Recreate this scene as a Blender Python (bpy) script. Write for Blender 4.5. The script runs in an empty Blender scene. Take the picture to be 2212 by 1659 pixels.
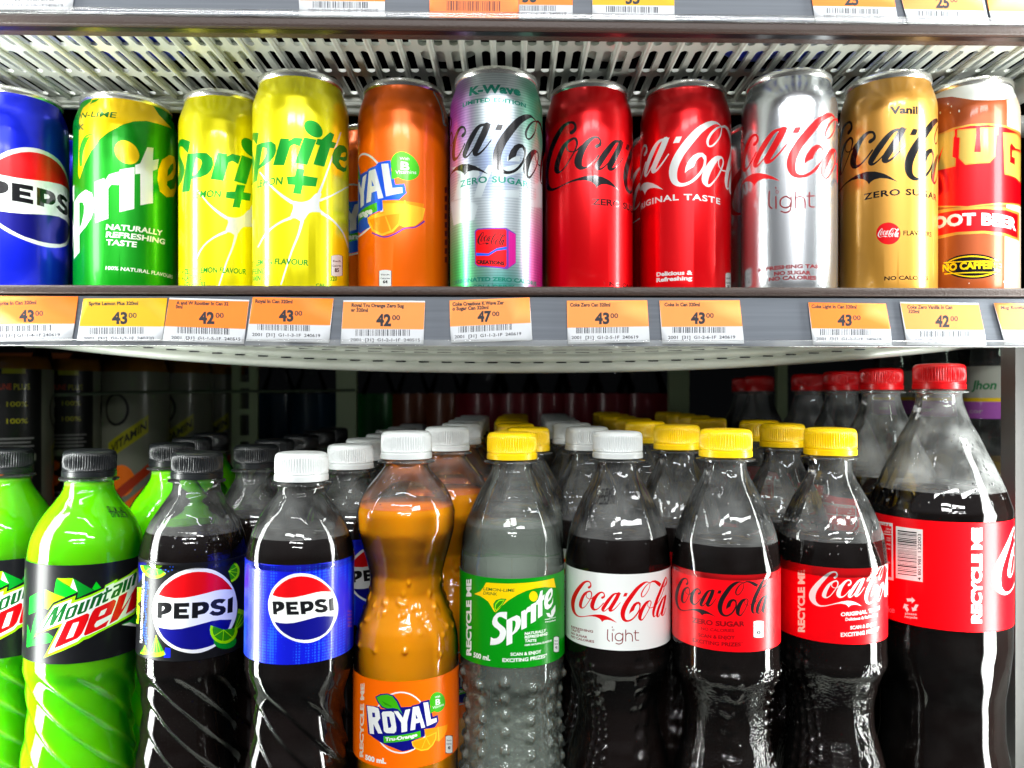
import bpy, math, random
import numpy as np
from mathutils import Vector, Matrix
from mathutils.geometry import delaunay_2d_cdt
random.seed(7)
rng = np.random.default_rng(7)
C = bpy.context.scene.collection
sc = bpy.context.scene

# ------------------------------------------------------------------ camera, world, lamps, exposure
CZ = 0.258                      # eye height above the lower shelf floor (metres)
F = 1663.0                      # focal length in units of a 2212 px wide picture
CX, CY = 1106.0, 850.0          # vertical vanishing column and horizon row in that picture
cam = bpy.data.objects.new('camera', bpy.data.cameras.new('camera'))
C.objects.link(cam)
cam.location = (0, 0, CZ)
cam.rotation_euler = (math.pi/2, 0, 0)
cam.data.sensor_width = 36.0
cam.data.lens = 36.0*F/2212.0
cam.data.shift_y = -(829.5-CY)/2212.0*1.0
cam.data.clip_start = 0.02
cam.data.clip_end = 60
cam.data.dof.use_dof = True
cam.data.dof.focus_distance = 0.455
cam.data.dof.aperture_fstop = 9.0
sc.camera = cam

world = bpy.data.worlds.new("World"); sc.world = world
world.use_nodes = True
wn = world.node_tree.nodes
wl = world.node_tree.links
tcw = wn.new('ShaderNodeTexCoord'); sxw = wn.new('ShaderNodeSeparateXYZ'); rw = wn.new('ShaderNodeValToRGB')
wl.new(tcw.outputs['Generated'], sxw.inputs[0])
mrw = wn.new('ShaderNodeMapRange'); mrw.inputs[1].default_value = -1; mrw.inputs[2].default_value = 1
wl.new(sxw.outputs[2], mrw.inputs[0]); wl.new(mrw.outputs[0], rw.inputs[0])
e = rw.color_ramp.elements                      # dim shop: dark floor and shelves, paler ceiling
e[0].position = 0.0; e[0].color = (.10, .10, .10, 1); e[1].position = 1.0; e[1].color = (.75, .78, .8, 1)
m_ = e.new(0.52); m_.color = (.12, .125, .13, 1); m_ = e.new(0.68); m_.color = (.55, .57, .6, 1)
wl.new(rw.outputs[0], wn['Background'].inputs[0])
wn['Background'].inputs[1].default_value = 0.46

def area(name, loc, rot, sx, sy, power, col=(1, 1, 1)):
    l = bpy.data.lights.new(name, 'AREA'); l.shape = 'RECTANGLE'; l.size = sx; l.size_y = sy
    l.energy = power; l.color = col
    o = bpy.data.objects.new(name, l); C.objects.link(o)
    o.location = loc; o.rotation_euler = rot
    return o

def aim(o, tgt):
    o.rotation_euler = (Vector(tgt)-o.location).to_track_quat('-Z', 'Y').to_euler()
# tall LED diffusers on the inner faces of the two door mullions either side of the opening
for sx in (-1, 1):
    a = area('mullion_led_lamp', (sx*0.354, 0.399, CZ+0.02), (0, sx*math.pi/2, 0), 1.05, 0.055, 5.6, (0.97, 1.0, 0.97))
# added fill bar without a seen source, above and in front of the shelves
a = area('front_fill_lamp', (0, -0.15, CZ+0.85), (0, 0, 0), 0.9, 0.03, 2.6, (1, 1, 1)); aim(a, (0, 0.46, CZ))
# shop ceiling tubes behind the photographer
for i, (x, y, z) in enumerate([(-0.75, -1.3, 1.15), (0.25, -1.3, 1.15), (1.2, -1.3, 1.15), (-0.5, -2.3, 1.25), (0.55, -2.3, 1.25), (-0.2, -3.5, 1.3), (0.9, -3.5, 1.3)]):
    a = area('ceiling_tube_lamp', (x, y, CZ+z), (0, 0, 0), 0.9, 0.09, 12.0); aim(a, (x*0.5, 0.4, CZ-0.1))
sc.view_settings.view_transform = 'Standard'
sc.view_settings.look = 'None'
sc.view_settings.exposure = 0.08
sc.view_settings.gamma = 1.0
sc.view_settings.use_curve_mapping = False
sc.cycles.use_denoising = True
sc.cycles.max_bounces = 14
sc.cycles.transparent_max_bounces = 28
sc.cycles.transmission_bounces = 10
sc.cycles.glossy_bounces = 5
sc.cycles.diffuse_bounces = 4
sc.cycles.caustics_reflective = False
sc.cycles.caustics_refractive = False
sc.cycles.sample_clamp_indirect = 6.0

# ------------------------------------------------------------------ materials
def lin(r, g, b):
    f = lambda v: ((v/255+0.055)/1.055)**2.4 if v > 10 else v/255/12.92
    return (f(r), f(g), f(b))
MATS = {}
def mat(name, col=(200, 200, 200), rough=0.4, metal=0.0, coat=0.0, spec=0.5, bump=0.0, bscale=300.0, vary=0.0, vscale=40.0,
        sss=0.0, sssr=(1, 1, 1), sssc=0.01, trans=0.0, ior=1.45, lincol=None, stretch=(1, 1, 1), aniso=0.0):
    if name in MATS: return MATS[name]
    m = bpy.data.materials.new(name); m.use_nodes = True
    nt = m.node_tree; b = nt.nodes['Principled BSDF']
    c = lincol if lincol else lin(*col)
    b.inputs['Base Color'].default_value = (*c, 1)
    b.inputs['Roughness'].default_value = rough
    b.inputs['Metallic'].default_value = metal
    b.inputs['Coat Weight'].default_value = coat
    b.inputs['Coat Roughness'].default_value = 0.06
    b.inputs['Specular IOR Level'].default_value = spec
    b.inputs['Transmission Weight'].default_value = trans
    b.inputs['IOR'].default_value = ior
    if sss:
        b.inputs['Subsurface Weight'].default_value = sss
        b.inputs['Subsurface Radius'].default_value = sssr
        b.inputs['Subsurface Scale'].default_value = sssc
    if bump or vary:
        tc = nt.nodes.new('ShaderNodeTexCoord'); mp = nt.nodes.new('ShaderNodeMapping')
        mp.inputs['Scale'].default_value = stretch
        nt.links.new(tc.outputs['Object'], mp.inputs[0])
        if bump:
            n = nt.nodes.new('ShaderNodeTexNoise'); n.inputs['Scale'].default_value = bscale
            bp = nt.nodes.new('ShaderNodeBump'); bp.inputs['Strength'].default_value = bump; bp.inputs['Distance'].default_value = 0.0006
            nt.links.new(mp.outputs[0], n.inputs['Vector']); nt.links.new(n.outputs[0], bp.inputs['Height'])
            nt.links.new(bp.outputs[0], b.inputs['Normal'])
        if vary:
            n = nt.nodes.new('ShaderNodeTexNoise'); n.inputs['Scale'].default_value = vscale; n.inputs['Detail'].default_value = 5
            mx = nt.nodes.new('ShaderNodeMix'); mx.data_type = 'RGBA'
            mx.inputs[6].default_value = (*[v*(1-vary) for v in c], 1)
            mx.inputs[7].default_value = (*[min(1, v*(1+vary)+0.02*vary) for v in c], 1)
            nt.links.new(mp.outputs[0], n.inputs['Vector']); nt.links.new(n.outputs[0], mx.inputs[0])
            nt.links.new(mx.outputs[2], b.inputs['Base Color'])
    MATS[name] = m
    return m

def ink(name, col, kind='film', **k):
    """printed colour: film = plastic label, can = lacquer over aluminium, paper = price tag"""
    if kind == 'film':
        m = mat('film_'+name, col, rough=0.32, coat=0.08, spec=0.35, **k); nt = m.node_tree; b = nt.nodes['Principled BSDF']
        if not b.inputs['Base Color'].links:      # the wrap is printed on white film: its inner side is white
            g = nt.nodes.new('ShaderNodeNewGeometry'); mx = nt.nodes.new('ShaderNodeMix'); mx.data_type = 'RGBA'
            mx.inputs[6].default_value = b.inputs['Base Color'].default_value; mx.inputs[7].default_value = (.78, .82, .78, 1)
            nt.links.new(g.outputs['Backfacing'], mx.inputs[0]); nt.links.new(mx.outputs[2], b.inputs['Base Color'])
        return m
    if kind == 'can': return mat('can_'+name, col, rough=0.3, metal={'orange': .3, 'red': .25, 'maroon': .1}.get(name, .5), coat=0.15, bump=0.03, bscale=90, **k)
    return mat('paper_'+name, col, rough=0.6, vary=0.05, vscale=150, **k)

def pet_mat(name, haze=0.05, bump=0.0, bscale=400.0, tint=(0.995, 0.995, 0.995), gr=0.02, drops=False):
    m = bpy.data.materials.new(name); m.use_nodes = True; nt = m.node_tree
    for n in list(nt.nodes): nt.nodes.remove(n)
    out = nt.nodes.new('ShaderNodeOutputMaterial')
    tr = nt.nodes.new('ShaderNodeBsdfTransparent'); tr.inputs[0].default_value = (*tint, 1)
    df = nt.nodes.new('ShaderNodeBsdfDiffuse'); df.inputs[0].default_value = (0.75, 0.78, 0.76, 1)
    gl = nt.nodes.new('ShaderNodeBsdfGlossy'); gl.inputs['Roughness'].default_value = gr
    fr = nt.nodes.new('ShaderNodeFresnel'); fr.inputs[0].default_value = 1.42
    m1 = nt.nodes.new('ShaderNodeMixShader'); m2 = nt.nodes.new('ShaderNodeMixShader')
    tc = nt.nodes.new('ShaderNodeTexCoord')
    nz = nt.nodes.new('ShaderNodeTexNoise'); nz.inputs['Scale'].default_value = 55; nz.inputs['Detail'].default_value = 6
    mr = nt.nodes.new('ShaderNodeMapRange'); mr.inputs[1].default_value = 0.38; mr.inputs[2].default_value = 0.72
    mr.inputs[3].default_value = haze*0.35; mr.inputs[4].default_value = haze*1.9
    nt.links.new(tc.outputs['Object'], nz.inputs['Vector']); nt.links.new(nz.outputs[0], mr.inputs[0])
    nt.links.new(mr.outputs[0], m1.inputs[0])
    nt.links.new(tr.outputs[0], m1.inputs[1]); nt.links.new(df.outputs[0], m1.inputs[2])
    nt.links.new(fr.outputs[0], m2.inputs[0]); nt.links.new(m1.outputs[0], m2.inputs[1]); nt.links.new(gl.outputs[0], m2.inputs[2])
    nt.links.new(m2.outputs[0], out.inputs[0])
    if bump:
        v = nt.nodes.new('ShaderNodeTexVoronoi'); v.inputs['Scale'].default_value = bscale
        bp = nt.nodes.new('ShaderNodeBump'); bp.inputs['Strength'].default_value = bump; bp.inputs['Distance'].default_value = 0.0005
        nt.links.new(tc.outputs['Object'], v.inputs['Vector']); nt.links.new(v.outputs['Distance'], bp.inputs['Height'])
        nt.links.new(bp.outputs[0], gl.inputs['Normal']); nt.links.new(bp.outputs[0], fr.inputs['Normal'])
    MATS[name] = m
    return m
PET = pet_mat('clear_pet', 0.0025)
MIST = pet_mat('misted_pet_headspace', 0.065)
PET_FROST = pet_mat('misted_pet', 0.26)
PET_PEB = pet_mat('pebbled_pet', 0.0025, bump=0.5, bscale=700)
COLA = mat('cola_drink', lincol=(0.006, 0.003, 0.0025), rough=0.02, ior=1.34)
ORANGE = mat('orange_drink', lincol=(1.0, 0.35, 0.0005), rough=0.08, ior=1.34, sss=0.5, sssr=(1, .6, .1), sssc=0.005)
LIME = mat('lime_drink', lincol=(0.19, 1.0, 0.0), rough=0.05, ior=1.34, sss=1.0, sssr=(.9, 1, .1), sssc=0.022)
def water():
    m = bpy.data.materials.new('clear_lemonade'); m.use_nodes = True; nt = m.node_tree; N = nt.nodes.new; L = nt.links.new
    for n in list(nt.nodes): nt.nodes.remove(n)
    out = N('ShaderNodeOutputMaterial'); tr = N('ShaderNodeBsdfTransparent'); tr.inputs[0].default_value = (.95, .99, .95, 1)
    rf = N('ShaderNodeBsdfRefraction'); rf.inputs['IOR'].default_value = 1.33; rf.inputs[0].default_value = (.96, 1, .96, 1)
    df = N('ShaderNodeBsdfDiffuse'); df.inputs[0].default_value = (.75, .86, .76, 1)
    gl = N('ShaderNodeBsdfGlossy'); gl.inputs['Roughness'].default_value = .02; fr = N('ShaderNodeFresnel'); fr.inputs[0].default_value = 1.33
    a, b, c = N('ShaderNodeMixShader'), N('ShaderNodeMixShader'), N('ShaderNodeMixShader')
    a.inputs[0].default_value = .45; L(tr.outputs[0], a.inputs[1]); L(rf.outputs[0], a.inputs[2])
    b.inputs[0].default_value = .16; L(a.outputs[0], b.inputs[1]); L(df.outputs[0], b.inputs[2])
    L(fr.outputs[0], c.inputs[0]); L(b.outputs[0], c.inputs[1]); L(gl.outputs[0], c.inputs[2]); L(c.outputs[0], out.inputs[0])
    MATS['clear_lemonade'] = m; return m
WATER = water()
AMBER = mat('amber_drink', lincol=(0.30, 0.12, 0.01), rough=0.05, ior=1.34)

# ------------------------------------------------------------------ object helpers
def link(o, parent=None, label=None, cat=None, group=None, kind=None):
    C.objects.link(o)
    if parent is not None: o.parent = parent
    if label: o['label'] = label
    if cat: o['category'] = cat
    if group: o['group'] = group
    if kind: o['kind'] = kind
    return o
def empty(name, loc, **k):
    o = bpy.data.objects.new(name, None); o.location = loc; o.empty_display_size = 0.02
    return link(o, **k)
def meshobj(name, verts, faces, mats, parent=None, mi=None, smooth=True, normals=None, sharp=None, **k):
    me = bpy.data.meshes.new(name)
    me.from_pydata([tuple(v) for v in verts], [], faces)
    if not isinstance(mats, (list, tuple)): mats = [mats]
    for m in mats: me.materials.append(m)
    if mi is not None: me.polygons.foreach_set('material_index', mi)
    if smooth: me.polygons.foreach_set('use_smooth', [True]*len(me.polygons))
    me.update()
    if sharp and smooth: me.set_sharp_from_angle(angle=math.radians(sharp))
    if normals is not None: me.normals_split_custom_set_from_vertices(normals)
    return link(bpy.data.objects.new(name, me), parent=parent, **k)
class MB:
    """collects boxes / tubes into one mesh"""
    def __init__(s): s.v = []; s.f = []
    def add(s, v, f):
        n = len(s.v); s.v += [tuple(p) for p in v]; s.f += [tuple(i+n for i in q) for q in f]; return s
    def box(s, x0, x1, y0, y1, z0, z1, b=0.0, yaw=0.0):
        if b <= 0:
            v = [(x, y, z) for x in (x0, x1) for y in (y0, y1) for z in (z0, z1)]
            f = [(0, 1, 3, 2), (4, 6, 7, 5), (0, 4, 5, 1), (2, 3, 7, 6), (0, 2, 6, 4), (1, 5, 7, 3)]
        else:   # rounded section in the YZ plane, swept along X
            ring = []
            for (cy, cz, a0) in ((y1-b, z1-b, 0), (y0+b, z1-b, 90), (y0+b, z0+b, 180), (y1-b, z0+b, 270)):
                for k in range(5):
                    a = math.radians(a0+22.5*k); ring.append((cy+b*math.cos(a), cz+b*math.sin(a)))
            n = len(ring); v = [(x, y, z) for x in (x0, x1) for y, z in ring]
            f = [(i, (i+1) % n, n+(i+1) % n, n+i) for i in range(n)] + [tuple(range(n))[::-1], tuple(range(n, 2*n))]
        if yaw: v = [(x, y+yaw*x, z) for x, y, z in v]
        return s.add(v, f)
    def tube(s, pts, r, n=10):
        pts = [Vector(p) for p in pts]; rings = []
        up = Vector((0, 0, 1))
        for i, p in enumerate(pts):
            d = (pts[min(i+1, len(pts)-1)]-pts[max(i-1, 0)]).normalized()
            a = d.cross(up)
            if a.length < 1e-3: a = d.cross(Vector((1, 0, 0)))
            a.normalize(); b = d.cross(a)
            rr = r[i] if isinstance(r, (list, tuple)) else r
            rings.append([p+rr*(math.cos(t)*a+math.sin(t)*b) for t in [2*math.pi*k/n for k in range(n)]])
        v = [q for g in rings for q in g]
        f = [(i*n+k, i*n+(k+1) % n, (i+1)*n+(k+1) % n, (i+1)*n+k) for i in range(len(pts)-1) for k in range(n)]
        f += [tuple(range(n))[::-1], tuple(range((len(pts)-1)*n, len(pts)*n))]
        return s.add(v, f)
    def obj(s, name, m, parent=None, smooth=True, sharp=35, **k):
        return meshobj(name, s.v, s.f, m, parent, smooth=smooth, sharp=sharp, **k)

def lathe(name, prof, nseg, m, parent=None, disp=None, close_top=True, close_bot=True, off=(0, 0), sharp=None, face=0.0, **k):
    """prof: list of (z, r); disp(z, theta, r)->r. theta 0 looks at the photographer, + to picture right"""
    z = np.array([p[0] for p in prof]); r = np.array([p[1] for p in prof])
    th = np.linspace(0, 2*np.pi, nseg, endpoint=False)
    Z, T = np.meshgrid(z, th, indexing='ij'); R = np.repeat(r[:, None], nseg, 1)
    if disp is not None: R = disp(Z, T, R)
    a = T+face
    X = off[0]+R*np.sin(a); Y = off[1]-R*np.cos(a)
    v = np.stack([X, Y, Z], -1).reshape(-1, 3).tolist()
    n = len(z); f = []
    for i in range(n-1):
        b = i*nseg
        f += [(b+j, b+(j+1) % nseg, b+nseg+(j+1) % nseg, b+nseg+j) for j in range(nseg)]
    if close_bot: f.append(tuple(range(nseg))[::-1])
    if close_top: f.append(tuple(range((n-1)*nseg, n*nseg)))
    return meshobj(name, v, f, m, parent, sharp=sharp, **k)

def resample(keys, n):
    """smooth (z, r) keys with pchip-like interpolation"""
    z = np.array([k[0] for k in keys], float); r = np.array([k[1] for k in keys], float)
    h = np.diff(z); d = np.diff(r)/h; m = np.zeros(len(z))
    for i in range(1, len(z)-1):
        if d[i-1]*d[i] > 0: m[i] = 2*d[i-1]*d[i]/(d[i-1]+d[i])
    m[0] = d[0]; m[-1] = d[-1]
    zz = np.unique(np.concatenate([np.linspace(z[0], z[-1], n), z]))
    i = np.clip(np.searchsorted(z, zz, 'right')-1, 0, len(z)-2); t = (zz-z[i])/h[i]
    rr = (2*t**3-3*t**2+1)*r[i]+(t**3-2*t**2+t)*h[i]*m[i]+(-2*t**3+3*t**2)*r[i+1]+(t**3-t**2)*h[i]*m[i+1]
    return list(zip(zz.tolist(), rr.tolist()))

def copy_tree(o, parent=None):
    c = o.copy(); C.objects.link(c); c.parent = parent
    for ch in list(o.children): copy_tree(ch, c)
    return c

def S(x0, y0, s):
    """a zoomed crop of the photograph -> the 2212 px picture"""
    k = 2212/4096
    return lambda p: ((x0+p[0]/s)*k, (y0+p[1]/s)*k)

# ------------------------------------------------------------------ printed artwork
# every print is laid out flat in millimetres (u along the surface, v up) and triangulated together with its
# background, so one label is one seamless skin with a face material per ink.
def polymesh(pts): return [list(pts)]
GLYPH = {}
def glyphs(txt, bold, spacing):
    key = (txt, bold, spacing)
    if key in GLYPH: return GLYPH[key]
    cu = bpy.data.curves.new('t', 'FONT'); cu.body = txt; cu.size = 1; cu.offset = bold; cu.resolution_u = 3
    cu.space_character = spacing
    o = bpy.data.objects.new('t', cu); C.objects.link(o)
    dg = bpy.context.evaluated_depsgraph_get(); dg.update()
    me = bpy.data.meshes.new_from_object(o.evaluated_get(dg))
    v = [(a.co.x, a.co.y) for a in me.vertices]; f = [[v[i] for i in p.vertices] for p in me.polygons]
    bpy.data.objects.remove(o); bpy.data.curves.remove(cu); bpy.data.meshes.remove(me)
    x0 = min(p[0] for p in v); x1 = max(p[0] for p in v)
    GLYPH[key] = (f, x0, x1); return GLYPH[key]

def catmull(P, n=6, closed=False):
    P = [np.array(p, float) for p in P]; out = []
    N = len(P)
    for i in range(N if closed else N-1):
        p0 = P[(i-1) % N] if closed or i > 0 else P[0]; p1 = P[i]; p2 = P[(i+1) % N]; p3 = P[(i+2) % N] if closed or i+2 < N else P[-1]
        for k in range(n):
            t = k/n
            out.append(0.5*((2*p1)+(p2-p0)*t+(2*p0-5*p1+4*p2-p3)*t*t+(-p0+3*p1-3*p2+p3)*t**3))
    if not closed: out.append(P[-1])
    return out

def decal(name, txt, p0, p1, h, pxmap, to3d, m, parent, bold=.02, **k):
    """ink-jet print laid straight onto a curved wall, p0-p1 baseline in picture px"""
    f, x0, x1 = glyphs(txt, bold, 1.0); a = np.array(pxmap(*p0)); b = np.array(pxmap(*p1)); up = np.array(pxmap(p0[0], p0[1]-h))-a
    v = []; fc = []
    for q in f:
        n = len(v)
        for x, y in q: c = a+(b-a)*(x-x0)/(x1-x0)+up*y/.72; v.append(to3d(c[0], c[1]))
        fc.append(tuple(range(n, len(v))))
    return meshobj(name, v, fc, m, parent, smooth=False, **k)
def droplets(parent, cyl, prof, z0, z1, n, seed, m, wide=1.2):
    """condensation beads on the wall of a bottle"""
    r = random.Random(seed); mb = MB(); zs = [p[0] for p in prof]; rs = [p[1] for p in prof]
    for _ in range(n):
        z = r.uniform(z0, z1); a = r.uniform(-wide, wide)+cyl.a0; R = float(np.interp(z, zs, rs)); q = r.uniform(.0003, .0009)
        nrm = Vector((math.sin(a), -math.cos(a), .25)).normalized(); t = nrm.cross(Vector((0, 0, 1))).normalized(); u = nrm.cross(t)
        c = Vector((R*math.sin(a), -R*math.cos(a), z)); v = []
        for k, (rr_, hh) in enumerate(((1, 0), (.75, .45), (.4, .7))):
            for j in range(7): w = 2*math.pi*j/7; v.append(c+q*(rr_*(math.cos(w)*t+math.sin(w)*u*1.25)+hh*nrm))
        v.append(c+q*.8*nrm)
        mb.add(v, [(i*7+j, i*7+(j+1) % 7, i*7+7+(j+1) % 7, i*7+7+j) for i in range(2) for j in range(7)]+[(14+j, 14+(j+1) % 7, 21) for j in range(7)])
    return mb.obj('droplets', m, parent, sharp=None, kind='stuff')

class Art:
    def __init__(s, tomap): s.map = tomap; s.layers = []; s.sp = None; s.mats = []
    def at(s, space): s.sp = space; return s
    def M(s, p): return s.map(*s.sp(p))
    def _add(s, m, polys):
        if m not in s.mats: s.mats.append(m)
        s.layers.append((m, [[tuple(p) for p in q] for q in polys]))
    def poly(s, m, pts, smooth=False, n=4, sub=0):
        if smooth: pts = [tuple(p) for p in catmull(pts, n, True)]
        if sub:
            q = []
            for a, b in zip(pts, list(pts[1:])+[pts[0]]):
                for k in range(sub): q.append((a[0]+(b[0]-a[0])*k/sub, a[1]+(b[1]-a[1])*k/sub))
            pts = q
        s._add(m, [[s.M(p) for p in pts]])
    def ell(s, m, c, rx, ry, n=28, rot=0.0):
        cr, sr = math.cos(rot), math.sin(rot)
        s._add(m, [[s.M((c[0]+rx*math.cos(t)*cr-ry*math.sin(t)*sr, c[1]+rx*math.cos(t)*sr+ry*math.sin(t)*cr)) for t in [2*math.pi*k/n for k in range(n)]]])
    def strokepolys(s, pts, n=5):
        Q = catmull(pts, n); polys = []; L = []; R = []
        for i, q in enumerate(Q):
            d = Q[min(i+1, len(Q)-1)][:2]-Q[max(i-1, 0)][:2]; l = math.hypot(*d) or 1
            nx, ny = -d[1]/l, d[0]/l; w = abs(q[2])/2
            L.append((q[0]+nx*w, q[1]+ny*w)); R.append((q[0]-nx*w, q[1]-ny*w))
        for i in range(len(Q)-1): polys.append([L[i], L[i+1], R[i+1], R[i]])
        for q in (Q[0], Q[-1]):
            if abs(q[2]) > 3: polys.append([(q[0]+q[2]/2*math.cos(t), q[1]+q[2]/2*math.sin(t)) for t in [2*math.pi*k/10 for k in range(10)]])
        return polys
    def stroke(s, m, pts, n=5):
        s._add(m, [[s.M(p) for p in q] for q in s.strokepolys(pts, n)])
    def ring(s, m, c, rx, ry, w, a0=0, a1=360, n=40):
        s.stroke(m, [(c[0]+rx*math.cos(math.radians(a)), c[1]+ry*math.sin(math.radians(a)), w) for a in np.linspace(a0, a1, n)], n=1)
    def text(s, m, txt, p0, p1, h, up=None, bold=0.010, spacing=1.0, slant=0.0, arc=0.0):
        """baseline from p0 to p1, cap height h in the current space"""
        f, x0, x1 = glyphs(txt, bold, spacing)
        a = np.array(s.M(p0)); b = np.array(s.M(p1))
        up = up or (0, -1)
        mid = ((p0[0]+p1[0])/2, (p0[1]+p1[1])/2)
        um = np.array(s.M((mid[0]+up[0]*h, mid[1]+up[1]*h)))-np.array(s.M(mid))
        ex = (b-a)/(x1-x0); ey = um/0.72+ex*slant
        # keep the letters at right angles to the printed line
        polys = []
        for q in f:
            polys.append([tuple(a+ex*(x-x0)+ey*(y-arc*((x-x0)/(x1-x0)-0.5)**2*(x1-x0)+arc*0.25*(x1-x0))) for x, y in q])
        s._add(m, polys)
    def logo(s, tmpl, src, dst, cols):
        """affine fit of a template (three points in its own crop -> three points in the current space)"""
        A = np.array([[*tmpl.M(p), 1] for p in src]); B = np.array([s.M(p) for p in dst])
        X = np.linalg.solve(A, B)
        for m, polys in tmpl.layers:
            if cols.get(m, m) is None: continue
            s._add(cols.get(m, m), [[tuple(np.array([p[0], p[1], 1])@X) for p in q] for q in polys])
    def logo_sim(s, tmpl, src, dst, sx, sy=None, rot=0.0, cols={}):
        sy = sy or sx; a = np.array(tmpl.M(src)); b = np.array(s.M(dst)); c, n_ = math.cos(rot), math.sin(rot)
        for m, polys in tmpl.layers:
            if cols.get(m, m) is None: continue
            out = []
            for q in polys:
                o = []
                for p in q:
                    d = (np.array(p)-a)*(sx, sy); o.append((b[0]+d[0]*c-d[1]*n_, b[1]+d[0]*n_+d[1]*c))
                out.append(o)
            s._add(cols.get(m, m), out)
    def build(s, name, base, hull, ulines, vlines, to3d, tonrm, parent=None, backmat=None, **k):
        """hull: convex outline of the skin in uv mm"""
        us = [p[0] for p in hull]; vs = [p[1] for p in hull]
        u0, u1, v0, v1 = min(us), max(us), min(vs), max(vs)
        V = []; E = []; Fc = []; own = []; idx = {}
        def vi(p):
            q = (round(min(max(p[0], u0), u1), 3), round(min(max(p[1], v0), v1), 3))
            if q not in idx: idx[q] = len(V); V.append(Vector(q))
            return idx[q]
        hi = [vi(p) for p in hull]
        E += [(hi[i], hi[(i+1) % len(hi)]) for i in range(len(hi))]
        for u in ulines: E.append((vi((u, v0)), vi((u, v1))))
        for v in vlines: E.append((vi((u0, v)), vi((u1, v))))
        for li, (m, polys) in enumerate(s.layers):
            for q in polys:
                ids = []
                for p in q:
                    i = vi(p)
                    if not ids or ids[-1] != i: ids.append(i)
                while len(ids) > 1 and ids[0] == ids[-1]: ids.pop()
                if len(set(ids)) < 3: continue
                Fc.append(ids); own.append(li)
        R = delaunay_2d_cdt(V, E, Fc, 0, 1e-4, False)
        mats = [base]+s.mats; look = {m: i+1 for i, m in enumerate(s.mats)}
        P2 = np.array([(p.x, p.y) for p in R[0]]); T = np.array([f[:3] for f in R[2] if len(f) == 3])
        A_, B_, C_ = P2[T[:, 0]], P2[T[:, 1]], P2[T[:, 2]]
        ok = np.abs((B_[:, 0]-A_[:, 0])*(C_[:, 1]-A_[:, 1])-(B_[:, 1]-A_[:, 1])*(C_[:, 0]-A_[:, 0])) > 1e-7
        T = T[ok]; cen = (P2[T[:, 0]]+P2[T[:, 1]]+P2[T[:, 2]])/3
        o_ = np.argsort(cen[:, 0]); T = T[o_]; cen = cen[o_]; cx = cen[:, 0]; cy = cen[:, 1]
        mi = np.zeros(len(T), int)
        for ids, li in zip(Fc, own):
            q = np.array([(V[i].x, V[i].y) for i in ids])
            i0, i1 = np.searchsorted(cx, q[:, 0].min()), np.searchsorted(cx, q[:, 0].max(), 'right')
            if i1 <= i0: continue
            sl = np.arange(i0, i1); yy = cy[i0:i1]
            sl = sl[(yy >= q[:, 1].min()) & (yy <= q[:, 1].max())]
            if not len(sl): continue
            px, py = cx[sl], cy[sl]; ins = np.zeros(len(sl), bool)
            for kk in range(len(q)):
                (ax, ay), (bx, by) = q[kk-1], q[kk]
                if ay == by: continue
                ins ^= ((ay > py) != (by > py)) & (px < (bx-ax)*(py-ay)/(by-ay)+ax)
            mi[sl[ins]] = look[s.layers[li][0]]
        fs = T.tolist(); mi = mi.tolist()
        vv = [to3d(p.x, p.y) for p in R[0]]; nn = [tonrm(p.x, p.y) for p in R[0]]
        return meshobj(name, vv, fs, [MM(x) for x in mats], parent, mi=mi, normals=nn, **k)
def MM(x):
    return x if isinstance(x, bpy.types.Material) else INK[x]
INK = {}
# ------------------------------------------------------------------ inks
def I(name, col, kind='film', **k): INK[name] = ink(name, col, kind, **k)
for kd, pre in (('film', ''), ('can', 'c_')):
    for n, c in dict(white=(226, 230, 227), black=(16, 17, 20), red=(214, 4, 14), cokered=(230, 0, 14), green=(0, 138, 12), dgreen=(0, 92, 28),
                     yellow=(244, 200, 0), lime=(150, 226, 0), dlime=(40, 140, 10), orange=(250, 106, 0), slice=(250, 150, 10), slicel=(255, 190, 40),
                     navy=(8, 10, 120), blue=(10, 30, 205), mblue=(20, 90, 230), silver=(200, 205, 208), gold=(196, 140, 48), brown=(160, 74, 18),
                     maroon=(122, 12, 22), grey=(120, 124, 128), g1=(0, 196, 30), g2=(0, 140, 34), dkred=(120, 0, 8), leaf=(60, 176, 12),
                     dnavy=(2, 4, 60), purple=(110, 50, 160), magenta=(206, 20, 140), teal=(0, 110, 92), cream=(226, 208, 186)).items():
        INK[pre+n] = None
        INK[pre+n] = (lambda n=n, c=c, kd=kd: ink(n, c, kd))()
INK['c_silver'] = mat('can_bare_aluminium', (204, 208, 212), rough=0.24, metal=0.93, bump=0.04, bscale=70)
INK['c_white'] = mat('can_white_lacquer', (216, 220, 218), rough=0.3, metal=0.15, coat=0.2)
INK['c_black'] = mat('can_black_lacquer', (14, 15, 19), rough=0.2, metal=0.3, coat=0.6)
INK['c_cream'] = mat('can_cream_lacquer', (200, 180, 156), rough=0.35, metal=0.1, coat=0.2)
INK['c_gold'] = mat('can_gold_lacquer', (196, 142, 56), rough=0.34, metal=0.45, coat=0.4)
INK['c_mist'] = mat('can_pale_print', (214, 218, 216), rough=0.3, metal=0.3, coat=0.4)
INK['c_yel2'] = mat('can_lemon_flesh', (232, 204, 0), rough=0.22, metal=0.55, coat=0.5, vary=0.22, vscale=55, stretch=(3, 3, .7))
INK['c_lemon'] = mat('can_lemon_lacquer', (234, 224, 0), rough=0.3, metal=0.5, coat=0.5, vary=0.18, vscale=60, stretch=(3, 3, .6))
INK['c_brown'] = mat('can_rootbeer_brown', (148, 66, 18), rough=0.34, metal=0.25, coat=0.2, vary=0.25, vscale=25)
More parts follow.
